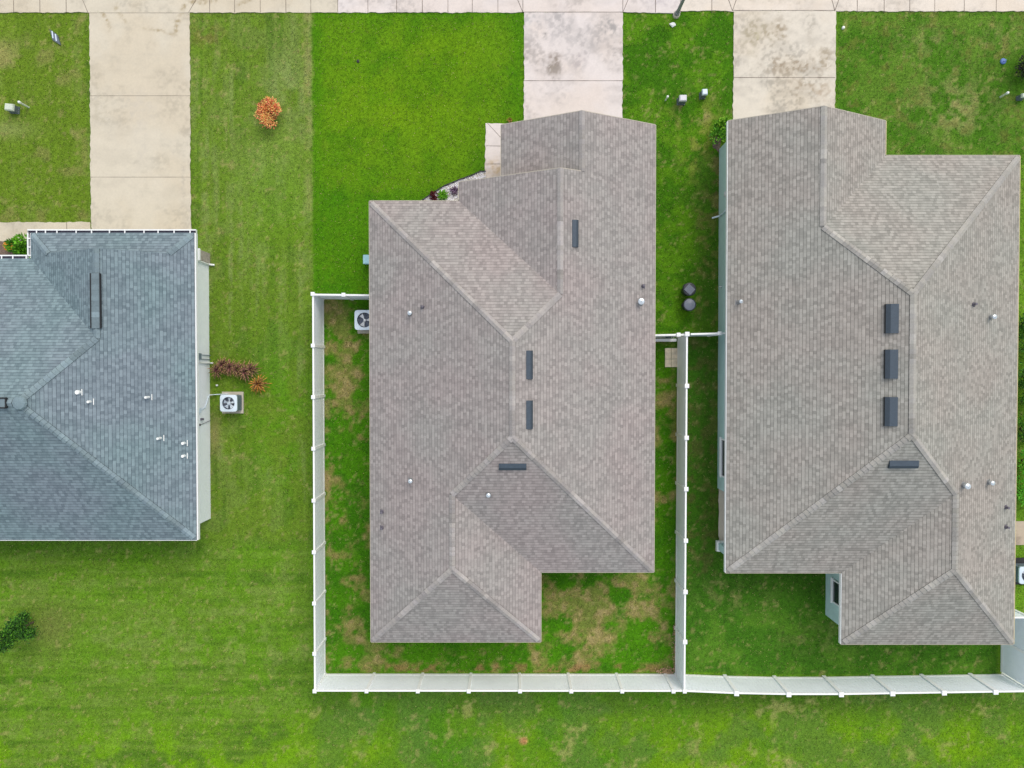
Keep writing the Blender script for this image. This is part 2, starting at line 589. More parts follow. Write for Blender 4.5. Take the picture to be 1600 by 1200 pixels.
    lay((150, 134, 92), my * bx(X, Y, 506, 516, 470, 1052, 3) * st(.5, .65, n3) * .6)
    lay((138, 112, 74), my * bx(X, Y, 600, 1050, 1040, 1054, 4) * st(.42, .6, n3) * .8)
    # ---- right side yard
    ry = bx(X, Y, 1060, 1135, 525, 1054, 2) + bx(X, Y, 1135, 1563, 880, 1058, 2)
    ry = np.clip(ry, 0, 1)
    lay((62, 108, 24), ry)
    lay((62, 98, 24), ry * bx(X, Y, 1098, 1140, 525, 880, 8) * .7)  # shade beside the west wall, put into the grass colour
    lay((92, 98, 48), ry * bx(X, Y, 1060, 1125, 525, 900, 8) * st(.48, .62, n3) * .7)
    lay((82, 124, 34), ry * bx(X, Y, 1075, 1563, 960, 1058, 20) * st(.42, .6, n2) * .8)
    lay((124, 130, 72), ry * (blob(X, Y, 1150, 930, 45, 22) + blob(X, Y, 1280, 1000, 50, 22) * .6) * st(.45, .6, n3) * .8)
    lay((56, 96, 22), ry * bx(X, Y, 1135, 1310, 885, 930, 10) * .7)
    # ---- back lawn left with horizontal mowing lines
    bl = st(836, 864, Y) * (1 - st(474 - 60 * st(1070, 1100, Y), 490 + 40 * st(1070, 1100, Y), X + 60 * (n2 - .5) * st(1070, 1100, Y)))
    lay((96, 130, 36), bl)
    hs = .6 * fbm(X, Y + 10 * (n1 - .5), 14, 61, 4, 14, 1) + .4 * fbm(X, Y + 4 * (n1 - .5), 6, 65, 3, 30, 1)
    lay((112, 138, 58), bl * st(.48, .62, hs) * st(.3, .6, n3) * .65)
    lay((70, 108, 26), bl * (1 - st(.38, .5, hs)) * .65)
    lay((92, 140, 18), bl * st(.46, .62, n2) * .45)
    lay((126, 142, 74), bl * st(.52, .7, n1) * st(.45, .65, n3) * .4)
    lay((112, 118, 62), bl * blob(X, Y, 78, 985, 35, 40) * .7)
    lay((60, 100, 20), bx(X, Y, -100, 320, 836, 872, 10) * .45)  # shade below the left house's south eave, painted into the grass
    # ---- back lawn beyond the fence: lime towards the far edge
    lb = st(1074, 1090, Y) * st(400, 540, X + 60 * (n2 - .5))
    lay((90, 132, 26), lb)
    lay((74, 106, 34), lb * bx(X, Y, 480, 1900, 1080, 1125, 18) * st(.3, .6, n1) * .75)
    ylow = st(1085, 1190, Y + 60 * (n1 - .5))
    lay((106, 146, 16), lb * ylow * st(.38, .56, n4 * .5 + n2 * .5) * .85)
    lay((64, 118, 22), lb * (1 - st(.32, .5, n1)) * .55)
    lay((86, 116, 50), lb * st(.45, .6, fbm(X, Y, 50, 77, 5)) * .55)
    lay((150, 152, 88), lb * st(.57, .72, n2) * st(.45, .6, n3) * .65)
    lay((108, 154, 8), bl * st(1090, 1200, Y) * st(.4, .6, n2) * .7)
    lay((168, 126, 84), st(.35, .8, blob(X, Y, 818, 1162, 9, 8)) * .95)
    # dry straw flecks everywhere
    fl2 = st(.66, .8, fbm(X, Y, 7, 71, 3)) * (1 - lu)
    lay((158, 150, 96), fl2 * .45)
    # dark soil line against slabs & walls
    return C * 1.0 * GL


def build_ground():
    def axis(a, b, step, far):
        core = np.arange(a, b + step / 2, step)
        return np.concatenate([[-f for f in far], core, far[::-1]])
    xs = axis(-27, 27, 0.1, [900, 200, 60, 34])
    ys = axis(-21, 19.4, 0.1, [900, 200, 60, 30])
    nx, ny = len(xs), len(ys)
    gx, gy = np.meshgrid(xs, ys)
    z = (fbm(gx * 32, gy * 32, 40, 3) - .5) * .05
    z[(np.abs(gx) > 27) | (np.abs(gy) > 22)] = 0
    v = np.stack([gx, gy, z - 0.012], -1).reshape(-1, 3)
    i = np.arange(nx * ny).reshape(ny, nx)
    q = np.stack([i[:-1, :-1], i[:-1, 1:], i[1:, 1:], i[1:, :-1]], -1).reshape(-1, 4)
    me = bpy.data.meshes.new('ground')
    me.vertices.add(len(v)); me.vertices.foreach_set('co', v.ravel())
    me.loops.add(q.size); me.loops.foreach_set('vertex_index', q.ravel())
    me.polygons.add(len(q))
    me.polygons.foreach_set('loop_start', np.arange(0, q.size, 4))
    me.polygons.foreach_set('loop_total', np.full(len(q), 4))
    me.update()
    ca = me.color_attributes.new('tint', 'FLOAT_COLOR', 'POINT')
    c = lawn(gx, gy).reshape(-1, 3)
    rgba = np.ones((len(c), 4)); rgba[:, :3] = c
    ca.data.foreach_set('color', rgba.ravel())
    me.materials.append(M['lawn'])
    o = bpy.data.objects.new('ground', me)
    COL.objects.link(o)
    tag(o, kind='structure')


build_ground()

# rectangles (world x0,x1,y0,y1) where no grass grows
NOGRASS = []


def hgt(x, y):
    return (fbm(np.asarray(x) * 32, np.asarray(y) * 32, 40, 3) - .5) * .05 - 0.012


# ------------------------------------------------------------------ concrete
def slab(name, pts, z=0.03, base=(.60, .53, .42), stains=(), joints=(), jw=0.022, res=0.055, grime=.25, seed=0, warm=(.9, .8, .66)):
    """axis aligned rectangle x0,x1,y0,y1 (world) with vertex-tinted concrete, joints as thin filler strips"""
    x0, x1, y0, y1 = pts
    NOGRASS.append((x0 + .05, x1 - .05, y0 + .05, y1 - .05))
    nx = max(2, int((x1 - x0) / res)); ny = max(2, int((y1 - y0) / res))
    xs = np.linspace(x0, x1, nx + 1); ys = np.linspace(y0, y1, ny + 1)
    gx, gy = np.meshgrid(xs, ys)
    X = 800 + 32.1 * gx; Y = 580 - 32.1 * gy
    c = np.ones(gx.shape + (3,)) * np.array(base)
    g1 = fbm(X, Y, 45, 81 + seed, 5); g2 = fbm(X, Y, 9, 85 + seed, 4); g3 = fbm(X, Y, 20, 95 + seed, 3, 1, 2.5)
    gf = fbm(X, Y, 5, 61 + seed, 4)
    c *= (1 - grime * st(.45, .68, g1) * (.12 + .5 * st(.42, .68, gf)))[..., None]
    c *= (1 - grime * .25 * st(.5, .75, fbm(X, Y, 16, 95 + seed, 4, 2.5, 1)))[..., None]
    c *= (1 + .07 * (g2 - .5))[..., None]
    c *= 1 + (np.array(warm) - 1) * (.25 * st(.4, .7, fbm(X, Y, 60, 99 + seed)))[..., None]
    for (cx, cy, rx, ry, k, tint) in stains:
        wv = np.clip(blob(X, Y, cx, cy, rx, ry) * 1.5, 0, 1) * st(.34, .62, fbm(X, Y, max(4, min(rx, ry) * .5), 7 + seed, 5) + .16 * blob(X, Y, cx, cy, rx * .5, ry * .5)) * (.35 + .65 * st(.4, .62, gf)) * k
        c = c * (1 - wv[..., None]) + np.array(tint) * wv[..., None]
    # worn/grassy edges
    v, f, cols, mi = [], [], [], []
    for j in range(ny + 1):
        for i in range(nx + 1):
            ex = 0
            xx, yy = xs[i], ys[j]
            if i in (0, nx): xx += (vn(yy * 32, 3, 6, 2) - .5) * .05 + (vn(yy * 32, 3, 40, 2) - .5) * .05
            if j in (0, ny): yy += (vn(xx * 32, 5, 6, 4) - .5) * .05 + (vn(xx * 32, 5, 40, 4) - .5) * .04
            v.append((xx, yy, z)); cols.append((*c[j, i], 1))
    I = lambda i, j: j * (nx + 1) + i
    for j in range(ny):
        for i in range(nx):
            f.append((I(i, j), I(i + 1, j), I(i + 1, j + 1), I(i, j + 1))); mi.append(0)
    ring = [I(i, 0) for i in range(nx)] + [I(nx, j) for j in range(ny)] + [I(i, ny) for i in range(nx, 0, -1)] + [I(0, j) for j in range(ny, 0, -1)]
    base_i = len(v)
    for k in ring:
        v.append((v[k][0], v[k][1], -0.09)); cols.append((.12, .10, .08, 1))
    nr = len(ring)
    for k in range(nr):
        f.append((ring[k], base_i + k, base_i + (k + 1) % nr, ring[(k + 1) % nr])); mi.append(0)
    for (ax, ay, bx_, by) in joints:
        a = Vector((ax, ay, 0)); b = Vector((bx_, by, 0))
        d = (b - a).normalized(); p = Vector((-d.y, d.x, 0)) * jw / 2
        n = max(2, int((b - a).length / .35)); L = (b - a).length
        for k in range(n):
            s0 = a + d * (L * k / n); s1 = a + d * (L * (k + 1) / n)
            w0 = .6 + .8 * float(vn(k * 9, ax * 7, 5, 3)); w1 = .6 + .8 * float(vn((k + 1) * 9, ax * 7, 5, 3))
            q = len(v)
            for (pp, ww, sg) in ((s0, w0, -1), (s1, w1, -1), (s1, w1, 1), (s0, w0, 1)):
                t = pp + p * ww * sg
                v.append((t.x, t.y, z + .004)); cols.append((1, 1, 1, 1))
            f.append((q, q + 1, q + 2, q + 3)); mi.append(1)
    me = bpy.data.meshes.new(name)
    me.from_pydata(v, [], f)
    me.materials.append(M['conc']); me.materials.append(M['joint'])
    me.polygons.foreach_set('material_index', mi)
    ca = me.color_attributes.new('tint', 'FLOAT_COLOR', 'POINT')
    ca.data.foreach_set('color', np.array(cols).ravel())
    o = bpy.data.objects.new(name, me)
    COL.objects.link(o)
    tag(o, kind='structure')
    return o


def ux(px, py): return U(px, py).x
def uy(px, py): return U(px, py).y


def arc(pts, r, k, tint):
    out = []
    for (ax, ay), (bx_, by) in zip(pts[:-1], pts[1:]):
        n = max(2, int(math.hypot(bx_ - ax, by - ay) / (r * 1.2)))
        for q in range(n): out.append((ax + (bx_ - ax) * q / n, ay + (by - ay) * q / n, r, r, k, tint))
    return out


TY = (.36, .29, .18)
WARM = (.60, .545, .44)
PINK = (.69, .63, .605)
CREAM = (.66, .605, .52)
STN = (.30, .27, .23)
yS = uy(800, 20)            # front edge of the sidewalk lawn side
yN = yS + 1.5
# sidewalk, three stretches of slightly different concrete
jl = lambda pxs, y0=yS, y1=yN: [(ux(p, 8), y0, ux(p, 8), y1) for p in pxs]
xa, xb, xc, xd = ux(138, 20), ux(295, 20), ux(817, 20), ux(973, 20)
xe, xf = ux(1144, 17), ux(1304, 17)
left_j = jl([-17, 22, 63, 104]) + [(xa, yS, xa - .62, yN), (xb, yS, xb + .9, yN)] + jl([328, 367, 407, 447, 486, 528])
slab('sidewalk', (-40, ux(528, 10), yS, yN), .03, WARM, arc([(291, 20), (300, 10), (325, 4), (330, -8)], 4, .9, TY) + arc([(318, 12), (340, 8), (352, -4)], 3, .7, TY) + arc([(378, 14), (392, 8), (402, -2)], 3.5, .85, TY) + arc([(188, 20), (192, 8)], 3, .5, TY), left_j, grime=.3)
mid_j = jl([575, 620, 660, 700, 738, 778]) + [(xc, yS, xc - .62, yN), (xc, yS, xc, yN), (xd, yS, xd + .62, yN), (xd, yS, xd, yN), (xc, yS + .02, xd, yS + .02)] + jl([1024, 1063])
slab('sidewalk', (ux(528, 10), ux(1063, 10), yS + .003, yN), .03, PINK, [(600, 10, 60, 8, .3, (.45, .42, .4)), (1035, 8, 22, 9, .45, (.4, .36, .38))], mid_j, grime=.35, seed=3)
right_j = jl([1112]) + [(xe, yS + .08, xe - .5, yN), (xe, yS + .08, xe + .5, yN), (xf, yS + .08, xf - .4, yN), (xf, yS + .08, xf + .5, yN), (xe, yS + .1, xf, yS + .1)] + jl([1339, 1381, 1421, 1460, 1506, 1556, 1604, 1650])
slab('sidewalk', (ux(1063, 10), 40, yS + .075, yN), .03, (.70, .63, .55), [(1200, 6, 60, 7, .35, (.4, .35, .28))], right_j, grime=.3, seed=5)
# driveways (lawn side) and their aprons to the road
dl = (ux(141.5, 200), ux(297.5, 200), uy(200, 375), yS)
slab('driveway', dl, .03, WARM,
     arc([(166, 24), (174, 36), (179, 56)], 3, .8, TY) + arc([(190, 20), (196, 30), (204, 44)], 3, .5, TY) + arc([(292, 22), (284, 36), (280, 58)], 3.5, .85, TY) + arc([(232, 50), (258, 54), (284, 62)], 2.5, .7, TY) +
     [ (222, 175, 26, 25, .35, (.5, .46, .40)), (222, 240, 16, 40, .25, (.48, .44, .38)), (160, 180, 16, 50, .18, (.5, .44, .3)), (290, 290, 3, 40, .5, (.4, .36, .3)),
      (215, 95, 60, 20, .2, (.5, .46, .38))],
     [(dl[0], yS - .02, dl[1], yS - .02), (dl[0], uy(220, 150), dl[1], uy(220, 150)), (dl[0], uy(220, 277), dl[1], uy(220, 277))], grime=.26, seed=9, jw=.013)
dm = (ux(818.5, 100), ux(972.5, 100), uy(890, 300), yS)
slab('driveway', dm, .03, PINK,
     [(865, 105, 12, 18, 1.0, (.30, .25, .22)), (864, 107, 11, 16, 1.0, (.28, .24, .21)), (866, 112, 9, 12, 1.0, (.30, .26, .22)), (851, 61, 3, 5, .8, (.12, .12, .12)), (870, 45, 50, 20, .55, (.36, .34, .34)), (920, 60, 40, 25, .6, (.38, .35, .34)), (950, 48, 16, 14, .9, (.33, .31, .3)),
      (895, 70, 30, 45, .5, (.42, .39, .38)), (902, 100, 10, 12, .6, (.36, .32, .32)), (912, 90, 8, 14, .35, (.4, .36, .36)), (868, 140, 16, 22, .45, (.42, .38, .37)), (880, 155, 12, 12, .4, (.46, .42, .4)), (837, 130, 14, 20, .2, (.5, .45, .44)), (825, 35, 10, 10, .5, (.42, .42, .42))],
     [(dm[0], uy(890, 126.5), dm[1], uy(890, 126.5))], grime=.5, seed=14)
dr_ = (ux(1145.5, 100), ux(1305, 100), uy(1220, 300), yS + .08)
slab('driveway', dr_, .03, CREAM,
     [(1178, 60, 22, 30, .9, (.38, .33, .24)), (1210, 55, 16, 18, .95, (.34, .28, .2)), (1180, 62, 5, 5, .8, (.34, .31, .14)), (1240, 108, 45, 12, 1.0, (.34, .28, .21)), (1215, 105, 14, 12, .9, (.34, .28, .21)), (1285, 95, 12, 16, .8, (.36, .3, .22)),
      (1262, 60, 6, 30, .3, (.42, .37, .3)), (1260, 140, 30, 14, .8, (.40, .33, .25)), (1245, 150, 5, 20, .45, (.36, .30, .22)), (1200, 35, 40, 12, .35, (.45, .4, .33)), (1280, 150, 14, 14, .5, (.45, .36, .27))],
     [(dr_[0], uy(1220, 121.5), dr_[1], uy(1220, 121.5))], grime=.5, seed=19)
for (p, cc, sd_) in ((dl, WARM, 1), (dm, PINK, 2), (dr_, CREAM, 3)):
    slab('driveway_apron', (p[0] - .5, p[1] + .5, yN + .004, yN + 2.4), .03, cc, [], [], seed=sd_ + 30)
slab('curb', (-60, 60, yN + 2.404, yN + 2.6), .1, (.5, .48, .44), [], [], res=.5)
mb = MB(); mb.box((0, yN + 2.6 + 4, .0), (400, 8, .03)); tag(mb.build('road', M['asphalt']), kind='structure')
# front walks
wl = (-26, ux(141.5, 360) - .004, uy(70, 377), uy(70, 347.5))
slab('front_walk', wl, .03, WARM, [(70, 365, 60, 8, .3, (.5, .42, .26))], [(ux(105, 360), wl[2], ux(105, 360), wl[3])], grime=.3, seed=23)
wm = (ux(758.5, 240), ux(800, 240), uy(770, 300), uy(770, 193))
slab('front_walk', wm, .03, PINK, [(775, 265, 14, 14, .8, (.5, .38, .24)), (770, 270, 20, 10, .4, (.5, .4, .28))],
     [(wm[0], uy(770, 228), wm[1], uy(770, 229)), (wm[0], uy(770, 256.5), wm[1], uy(770, 256.5)), (ux(762, 193), wm[3], ux(785, 218), uy(785, 218))], grime=.3, seed=27)
slab('patio', (ux(1122.5, 800), 14.5, uy(1130, 862), uy(1130, 762)), .05, (.60, .53, .44), [(1128, 800, 6, 20, .3, (.5, .42, .36))], [], seed=31)
slab('patio', (ux(1585, 830), ux(1625, 830), uy(1590, 851), uy(1590, 814)), .03, (.5, .42, .33), [(1592, 845, 8, 8, .6, (.25, .2, .16))], [], seed=33)
slab('patio', (1.0, 6.0, -8.55, -6.0), .05, (.60, .53, .44), [], [], seed=35)


# ------------------------------------------------------------------ houses
EZ = 2.75


class Pl:
    def __init__(s, k, ref, p, ez=EZ): s.k, s.r, s.p, s.ez = k, ref, p, ez

    def z(s, x, y):
        return s.ez + s.p * {'E': s.r - x, 'W': x - s.r, 'N': s.r - y, 'S': y - s.r}[s.k]

    def uv(s, x, y):
        q = math.sqrt(1 + s.p * s.p)
        d = {'E': s.r - x, 'W': x - s.r, 'N': s.r - y, 'S': y - s.r}[s.k] * q
        return ((y if s.k in 'EW' else x) + 50, d + 0.142 * 40 + .004)

    def at(s, px, py):
        z = EZ + 1
        for _ in range(12):
            p = U(px, py, z)
            z = s.z(p.x, p.y)
        return Vector((p.x, p.y, z))

    def frame(s):
        """matrix: local x along eave, y up-slope, z normal"""
        up = {'E': Vector((-1, 0, s.p)), 'W': Vector((1, 0, s.p)), 'N': Vector((0, -1, s.p)), 'S': Vector((0, 1, s.p))}[s.k].normalized()
        al = {'E': Vector((0, 1, 0)), 'W': Vector((0, -1, 0)), 'N': Vector((-1, 0, 0)), 'S': Vector((1, 0, 0))}[s.k]
        nn = al.cross(up)
        m = Matrix((al, up, nn)).transposed().to_4x4()
        return m


def build_roof(root, faces, shingle, trims, outline_mat):
    mb = MB()
    edges = {}
    for pl, pts in faces:
        P = [(x, y, pl.z(x, y)) for x, y in pts]
        mb.face(P, 0, uv=[pl.uv(x, y) for x, y in pts])
    roof = mb.build('roof', shingle, root)
    # boundary edges -> fascia
    me = roof.data
    cnt = {}
    for p in me.polygons:
        for ek in p.edge_keys: cnt[ek] = cnt.get(ek, 0) + 1
    V = [v.co.copy() for v in me.vertices]
    by_mat = {}
    for p in me.polygons:
        vs_ = list(p.vertices)
        for a, b in zip(vs_, vs_[1:] + vs_[:1]):
            if cnt[tuple(sorted((a, b)))] != 1: continue
            A, B = V[a], V[b]
            d = (B - A); d.z = 0
            if d.length < .02: continue
            out = Vector((d.y, -d.x, 0)).normalized()
            # make sure it points outwards from face centre
            if out.dot(p.center - (A + B) / 2) > 0: out = -out
            key = 'E' if out.x > .7 else 'W' if out.x < -.7 else 'N' if out.y > .7 else 'S'
            if (A + B).z / 2 > EZ + 0.02 and abs(A.z - B.z) < .01: continue
            by_mat.setdefault(key, []).append((A, B, out))
    k = 0
    for key, lst in by_mat.items():
        mt_, wd = trims.get(key, trims['*'])
        for A, B, out in lst:
            m = MB()
            dn = Vector((0, 0, -.012)); h = Vector((0, 0, -.19)); t = (B - A).normalized() * 0.0
            a0 = A + dn - t; b0 = B + dn + t
            o_ = out * wd
            m.face([a0, b0, b0 + o_, a0 + o_]); m.face([a0 + o_, b0 + o_, b0 + o_ + h, a0 + o_ + h])
            m.face([a0 + h, b0 + h, b0 + o_ + h, a0 + o_ + h]); m.face([a0, b0, b0 + h, a0 + h])
            m.face([a0, a0 + o_, a0 + o_ + h, a0 + h]); m.face([b0, b0 + o_, b0 + o_ + h, b0 + h])
            m.build('fascia', mt_, roof)
    return roof


def caps(roof, segs, mt_, wdt=.125, lift=.02, seed=1):
    rnd = random.Random(seed)
    for (a, b, p1, p2) in segs:
        a = Vector((a[0], a[1])); b = Vector((b[0], b[1]))
        L = (b - a).length; d = (b - a) / L; q = Vector((-d.y, d.x))
        m = MB()
        s = .14 if abs(min(p1.z(a.x, a.y), p2.z(a.x, a.y)) - EZ) < .01 else 0
        tone = 1.0
        run = 0
        zf = lambda p: min(p1.z(p.x, p.y), p2.z(p.x, p.y))
        while s < L - .02:
            e = min(L, s + .20)
            if run <= 0:
                tone = rnd.choice([.92, .96, 1.04, 1.14, .84, .78, .98, 1.0, .9]); run = rnd.choice([1, 1, 2, 2, 3])
            run -= 1
            tt = tone * rnd.uniform(.95, 1.05)
            c = (tt, tt, tt * rnd.uniform(.97, 1.02))
            P = []
            for (t, hh) in ((s, .042), (e, .022)):
                o_ = a + d * t
                for off in (-wdt, 0, wdt):
                    g = o_ + q * off
                    P.append(Vector((g.x, g.y, zf(g) + hh + (.006 if off == 0 else 0))))
            m.face([P[0], P[1], P[4], P[3]], col=c); m.face([P[1], P[2], P[5], P[4]], col=c)
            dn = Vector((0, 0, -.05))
            dk = (tt * .35,) * 3  # side faces darkened to paint in the shadow line beside the caps
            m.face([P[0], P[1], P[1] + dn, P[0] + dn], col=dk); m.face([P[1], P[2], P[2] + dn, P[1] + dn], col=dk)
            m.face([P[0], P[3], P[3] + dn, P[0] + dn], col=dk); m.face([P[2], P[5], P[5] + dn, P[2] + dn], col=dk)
            s = e
        m.build('ridge_cap', mt_, roof, merge=False)


def box_vent(roof, pl, px, py, w_, ln, h=.1):
    """low slant-back attic vent. w_ : size up the slope, ln: along the eave"""
    c = pl.at(px, py); R = pl.frame()
    m = MB()
    prof = [(-w_ / 2, 0), (-w_ / 2, h * .55), (-w_ / 2 + w_ * .1, h), (-w_ * .06, h * 1.02), (w_ / 2, h * .25), (w_ / 2, 0)]
    mats = [1, 1, 0, 2, 2]
    for k in range(len(prof) - 1):
        (y0, z0), (y1, z1) = prof[k], prof[k + 1]
        m.face([c + R @ Vector((-ln / 2, y0, z0)), c + R @ Vector((ln / 2, y0, z0)), c + R @ Vector((ln / 2, y1, z1)), c + R @ Vector((-ln / 2, y1, z1))], mats[k])
    for sx in (-1, 1):
        m.face([c + R @ Vector((sx * ln / 2, y, z)) for y, z in prof], 0)
    # flange
    m.build('attic_vent', [M['navy'], M['black'], M['navy2']], roof, merge=False)


def vent_pipe(roof, pl, px, py, h, r, kind):
    z = h
    c = pl.at(px, py)
    # stand the pipe where its head is seen
    for _ in range(6):
        p = U(px, py, c.z + h); c = Vector((p.x, p.y, pl.z(p.x, p.y)))
    R = pl.frame()
    m = MB()
    pm = {'white': M['pvc'], 'silver': M['silver'], 'dark': M['lead']}[kind]
    fl = {'white': M['pvc'], 'silver': M['grey_metal'], 'dark': M['lead']}[kind]
    s = .26 if kind != 'dark' else .2
    m.box(c + R @ Vector((0, -s * .5, .008)), (s, .03, .012), 1, M=R)
    if kind != 'white': m.lathe([(r * 2.1, .0), (r * 1.5, .05), (r * 1.05, .12)], c, 14, 1)
    m.tube(c - Vector((0, 0, .1)), c + Vector((0, 0, h)), r, 14, 0)
    if kind == 'silver':
        m.lathe([(r, h - .05), (r * 1.7, h - .02), (r * 1.6, h + .03), (r * .2, h + .07)], c, 12, 0)
    if kind == 'white':
        m.lathe([(r * .75, h + .001), (0, h + .001)], c, 14, 1)
    m.build('vent_pipe', [pm, fl], roof, merge=False)


def ring_wall(root, pts, z1, mt_, name='wall'):
    m = MB()
    n = len(pts)
    for k in range(n):
        a, b = pts[k], pts[(k + 1) % n]
        m.face([(a[0], a[1], -.1), (b[0], b[1], -.1), (b[0], b[1], z1), (a[0], a[1], z1)])
    return m.build(name, mt_, root)


def soffit(root, pts, z):
    m = MB(); m.face([(x, y, z) for x, y in pts])
    m.build('soffit', M['soffit'], root)


def window(root, ax, c, w_, z0, z1, fm=None, out=1, deep=.03):
    """ax 'x': wall plane x=c[0] facing out (+1/-1); size along the other axis"""
    fm = fm or M['trim_white']
    f = MB(); t = .06
    zc, hh = (z0 + z1) / 2, (z1 - z0)

    def bxx(u, z, du, dz, th, m_, off):
        if ax == 'x': m_.box((c[0] + out * off, c[1] + u, z), (th, du, dz))
        else: m_.box((c[0] + u, c[1] + out * off, z), (du, th, dz))
    for u in (-w_ / 2, w_ / 2): bxx(u, zc, t, hh + t, .07, f, deep)
    for z in (z0, z1): bxx(0, z, w_ - t, t, .07, f, deep)
    bxx(0, zc, w_ - t, .035, .05, f, deep)
    fo = f.build('window', fm, root)
    g = MB(); bxx(0, zc, w_ - t, hh - t, .012, g, .018)
    g.build('pane', M['glass'], fo)
    s = MB(); bxx(0, z0 - .06, w_ + .16, .05, .12, s, .05); s.build('sill', fm, fo)


# ---------- middle house
def house_middle():
    r = empty('house', (0, 0, 0))
    tag(r, 'middle house with warm grey shingle roof and two front gables above the pinkish driveway', 'house')
    xW, xE, yS2, yS_, yN_, yN1, xB = -6.35, 6.38, -12.19, -9.03, 7.58, 10.95, 1.296
    xg1, xg2 = -.484, -2.366
    p = .5
    E, W_, N, S, S2 = Pl('E', xE, p), Pl('W', xW, p), Pl('N', yN_, p), Pl('S', yS_, p), Pl('S', yS2, p)
    RE = Pl('E', xB, p)
    W1, W2 = Pl('W', xg1, p), Pl('W', xg2, p)
    xm = (xW + xE) / 2; half = (xE - xW) / 2
    ya, yb = yN_ - half, yS_ + half
    xr1, xr2, xr3 = (xg1 + xE) / 2, (xg2 + xE) / 2, (xW + xB) / 2
    yv = yN_ - (xr2 - xg2)
    yF2 = 8.42
    yj = yS_ + (xr3 - xW); yk = yS2 + (xr3 - xW)
    # west face / south face meet on a 45 degree hip
    yj = yb - (xm - xr3)
    faces = [(W1, [(xg1, yF2 - .15), (xg1, yN1), (xr1, yN1), (xr1, yF2 - .15)]),
             (W2, [(xg2, yN_), (xg2, yF2), (xr2, yF2), (xr2, yv)]),
             (E, [(xE, yS_), (xE, yN1), (xr1, yN1), (xr1, yF2), (xr2, yF2), (xr2, yv), (xm, ya), (xm, yb)]),
             (N, [(xW, yN_), (xm, ya), (xr2, yv), (xg2, yN_)]),
             (W_, [(xW, yS2), (xr3, yk), (xr3, yj), (xm, yb), (xm, ya), (xW, yN_)]),
             (S, [(xm, yb), (xr3, yj), (xB, yS_), (xE, yS_)]),
             (RE, [(xB, yS_), (xr3, yj), (xr3, yk), (xB, yS2)]),
             (S2, [(xB, yS2), (xr3, yk), (xW, yS2)])]
    roof = build_roof(r, faces, M['roof_warm'], {'*': (M['trim_tan'], .03)}, None)
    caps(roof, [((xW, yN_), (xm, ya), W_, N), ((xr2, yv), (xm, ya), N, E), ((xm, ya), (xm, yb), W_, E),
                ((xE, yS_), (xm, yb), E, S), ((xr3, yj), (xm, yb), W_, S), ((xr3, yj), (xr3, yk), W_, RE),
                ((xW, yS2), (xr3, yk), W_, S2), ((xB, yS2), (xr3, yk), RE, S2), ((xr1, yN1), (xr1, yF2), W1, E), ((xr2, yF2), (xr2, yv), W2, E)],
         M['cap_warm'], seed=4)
    for a in ((898.5, 365, 1.13), (827, 570, 1.16), (827, 648, 1.16)): box_vent(roof, E, a[0], a[1], .29, a[2], .08)
    box_vent(roof, S, 801, 729, .30, 1.13, .08)
    for a in ((640, 489, .32, .055, 'silver', W_), (641, 752, .32, .055, 'silver', W_), (763, 774, .32, .055, 'silver', S),
              (660, 479, .22, .04, 'dark', W_), (596, 801, .22, .045, 'dark', W_), (596, 826, .22, .045, 'dark', W_),
              (1006, 446, .25, .045, 'dark', E), (1002, 471, .3, .085, 'silver', E)):
        vent_pipe(roof, a[5], a[0], a[1], a[2], a[3], a[4])
    i = .42
    ring_wall(r, [(xW + i, yS2 + i), (xB - i, yS2 + i), (xB - i, yS_ + i + 2.6), (xE - i, yS_ + i + 2.6), (xE - i, yN1 - i), (xg1 + i, yN1 - i), (xg1 + i, yF2 - i), (xg2 + i, yF2 - i), (xg2 + i, yN_ - i), (xW + i, yN_ - i)], 2.55, M['wall_warm'])
    soffit(r, [(xW, yS2), (xB, yS2), (xB, yS_), (xE, yS_), (xE, yN1), (xg1, yN1), (xg1, yF2), (xg2, yF2), (xg2, yN_), (xW, yN_)], 2.55)
    g = MB()
    for (x0, xr, x1, y) in ((xg1, xr1, xE, yN1 - i), (xg2, xr2, xr2 + (xr2 - xg2), yF2 - .1)):
        g.face([(x0 + .02, y, 2.56), (x1 - .02, y, 2.56), (xr, y, EZ + p * (xr - x0) - .05)])
    g.build('gable_wall', M['wall_warm'], r)
    c = MB(); c.box((xE - i - .16, yS_ + i + .16, 1.28), (.32, .32, 2.5)); c.box((xE - i - .16, yS_ + i + .16, .12), (.4, .4, .2)); c.build('porch_column', M['wall_warm'], r)
    d = MB()
    for k in range(4):
        for q in range(8): d.box((xr1 - 2.4 + .31 + q * .6, yN1 - i + .03, .28 + k * .54), (.56, .05, .5))
    d.box((xr1, yN1 - i + .012, 1.1), (4.86, .02, 2.2))
    d.build('garage_door', M['trim_white'], r)
    window(r, 'y', (-4.4, yN_ - i), 1.6, .8, 2.1); window(r, 'x', (xW + i, -6.0), 1.2, .9, 2.1, out=-1)
    window(r, 'x', (xE - i, 2.0), 1.2, .9, 2.1); window(r, 'x', (xE - i, -3.0), 1.2, .9, 2.1)
    f = MB(); f.box((-1.2, yF2 - i + .02, 1.05), (.95, .06, 2.1)); dd = f.build('front_door', M['navy2'], r)
    k = MB(); k.lathe([(0, -.03), (.03, 0), (0, .03)], (-.85, yF2 - i + .08, 1.0), 10); k.build('handle', M['silver'], dd)
    NOGRASS.append((xW + i, xE - i, yS_ + i + 2, yN_ - .5)); NOGRASS.append((xW + i, xB - i, yS2 + i, 0)); NOGRASS.append((xg1 + i, xE - i, 7, yN1 - i))
    NOGRASS.append((xg2, xE - i, 7, yF2 - i))


